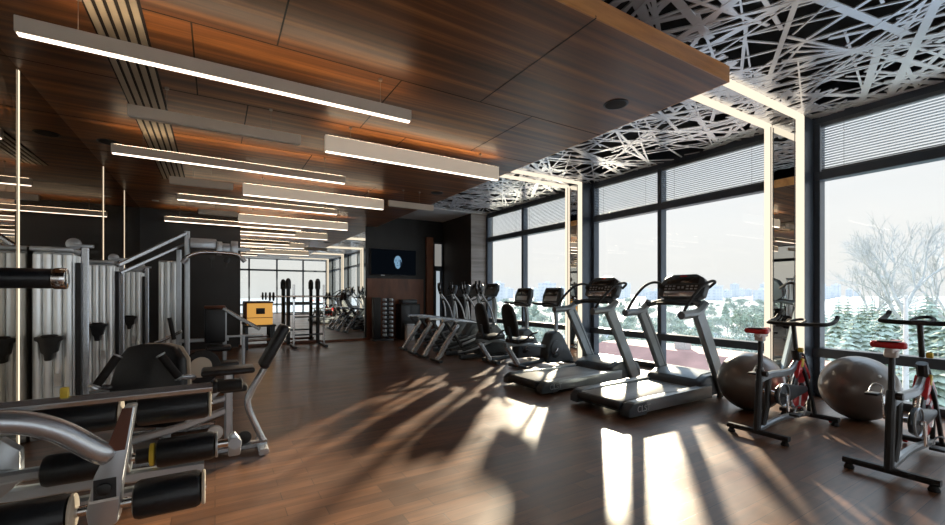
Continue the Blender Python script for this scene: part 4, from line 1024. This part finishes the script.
# red-roofed house seen under the sill rail
X0, Y0 = place(700, 24)
t = thing('red_roofed_house', 'house with snow-dusted red roof seen below the treadmill windows', 'house', (X0, Y0, GZ))
MB().box(X0-3, X0+4, Y0-5, Y0+6, GZ, -3.2).build('walls', 'house', t, False)
MB().prism([(X0-3.6, -3.25), (X0+4.6, -3.25), (X0+2.4, -1.95), (X0-.6, -1.95)], 'y', Y0-5.6, Y0+6.6).build('roof', 'red_roof', t, False)
MB().box(X0+.2, X0+.8, Y0+1, Y0+1.7, -2.2, -1.45).build('chimney', 'house', t, False)
# skyline
lbl = 'pale tower block on the hazy city skyline'
for i in range(46):
    px = 490+(860-490)*(i+rt.uniform(.0, 1.))/46; d = 420+((i*7) % 46)*16
    ytop = rt.choice((291, 290, 289, 289, 288, 287, 286, 284))+rt.uniform(-1, 1)
    X0, Y0 = place(px, d); top = 1.4+(293-ytop)/423.8*d; w = rt.uniform(7, 17); dp = rt.uniform(8, 14)
    t = thing('tower_block', lbl if i % 2 else 'grey tower block on the hazy city skyline', 'building', (X0, Y0, GZ), 'pale blocks on the skyline' if i % 2 else 'grey blocks on the skyline')
    mt_ = 'city1' if i % 2 else 'city2'
    b = MB().box(X0-w/2, X0+w/2, Y0-dp/2, Y0+dp/2, GZ, top)
    if w > 12: b.box(X0-w*.9, X0-w/2, Y0-dp/2, Y0+dp/2, GZ, top*.55)
    b.build('walls', mt_, t, False)
    MB().box(X0-w/2-.3, X0+w/2+.3, Y0-dp/2-.3, Y0+dp/2+.3, top, top+.6).box(X0-1.5, X0+2, Y0-2, Y0+2, top+.6, top+2.6).build('roof', 'city_roof', t, False)

# ------------------------------------------------------------------ light
w = bpy.data.worlds.new('winter_sky'); bpy.context.scene.world = w; w.use_nodes = True
nt = w.node_tree
for n in list(nt.nodes): nt.nodes.remove(n)
out = nt.nodes.new('ShaderNodeOutputWorld'); bg = nt.nodes.new('ShaderNodeBackground')
tc = nt.nodes.new('ShaderNodeTexCoord'); sp = nt.nodes.new('ShaderNodeSeparateXYZ'); nt.links.new(tc.outputs['Generated'], sp.inputs[0])
rp = nt.nodes.new('ShaderNodeValToRGB'); el_ = rp.color_ramp.elements
el_[0].position = 0.; el_[0].color = (.86, .86, .86, 1); el_[1].position = 1.; el_[1].color = (1., 1., 1., 1)
for p_, c_ in ((.05, (.90, .88, .85)), (.14, (.92, .91, .90)), (.34, (.82, .87, .93)), (.55, (.9, .95, 1.))):
    e = el_.new(p_); e.color = c_+(1,)
nt.links.new(sp.outputs[2], rp.inputs['Fac'])
mp = nt.nodes.new('ShaderNodeMapping'); mp.inputs['Scale'].default_value = (2.2, 2.2, 9); nt.links.new(tc.outputs['Generated'], mp.inputs['Vector'])
nz = nt.nodes.new('ShaderNodeTexNoise'); nz.inputs['Scale'].default_value = 1.4; nz.inputs['Detail'].default_value = 6; nt.links.new(mp.outputs[0], nz.inputs['Vector'])
cr = nt.nodes.new('ShaderNodeValToRGB'); cr.color_ramp.elements[0].position = .45; cr.color_ramp.elements[0].color = (0, 0, 0, 1); cr.color_ramp.elements[1].position = .7; cr.color_ramp.elements[1].color = (.6, .6, .6, 1)
nt.links.new(nz.outputs['Fac'], cr.inputs['Fac'])
mx = nt.nodes.new('ShaderNodeMix'); mx.data_type = 'RGBA'; nt.links.new(cr.outputs['Color'], mx.inputs[0]); nt.links.new(rp.outputs['Color'], mx.inputs[6]); mx.inputs[7].default_value = (.88, .86, .85, 1)
hi_ = nt.nodes.new('ShaderNodeMapRange'); hi_.inputs[1].default_value = .33; hi_.inputs[2].default_value = .7; hi_.inputs[3].default_value = 1.; hi_.inputs[4].default_value = 2.6; nt.links.new(sp.outputs[2], hi_.inputs[0])
tint = nt.nodes.new('ShaderNodeMix'); tint.data_type = 'RGBA'; tf = nt.nodes.new('ShaderNodeMapRange'); tf.inputs[1].default_value = .3; tf.inputs[2].default_value = .6; nt.links.new(sp.outputs[2], tf.inputs[0]); nt.links.new(tf.outputs[0], tint.inputs[0]); nt.links.new(mx.outputs[2], tint.inputs[6]); tint.inputs[7].default_value = (.64, .81, 1., 1); nt.links.new(tint.outputs[2], bg.inputs['Color'])
st_ = nt.nodes.new('ShaderNodeMath'); st_.operation = 'MULTIPLY'; st_.inputs[1].default_value = .65; nt.links.new(hi_.outputs[0], st_.inputs[0]); nt.links.new(st_.outputs[0], bg.inputs['Strength'])
nt.links.new(bg.outputs[0], out.inputs['Surface'])

sun = bpy.data.lights.new('sun', 'SUN'); sun.energy = 9.5; sun.angle = R(1.6); sun.color = (1., .84, .62)
so = bpy.data.objects.new('sun', sun); col.objects.link(so)
el = R(15.3); d = V((.730*math.cos(el), .684*math.cos(el), math.sin(el)))
so.rotation_euler = d.to_track_quat('Z', 'Y').to_euler(); so.location = d*60

# ------------------------------------------------------------------ camera
cam = bpy.data.cameras.new('camera'); cam.sensor_width = 36.; cam.sensor_fit = 'HORIZONTAL'; cam.lens = 423.8/945*36
cam.shift_y = (293-262.5)/945; cam.clip_end = 3000; cam.clip_start = .02
co = bpy.data.objects.new('camera', cam); col.objects.link(co); co.location = (0, 0, 1.4); co.rotation_euler = (PI/2, 0, -TH)
S = bpy.context.scene; S.camera = co
S.view_settings.view_transform = 'Standard'; S.view_settings.look = 'None'; S.view_settings.gamma = 1.; S.view_settings.exposure = .78
S.view_settings.use_curve_mapping = False
S.cycles.max_bounces = 10; S.cycles.glossy_bounces = 6; S.cycles.diffuse_bounces = 5; S.cycles.transparent_max_bounces = 16
S.cycles.use_denoising = True
S.cycles.sample_clamp_indirect = 8
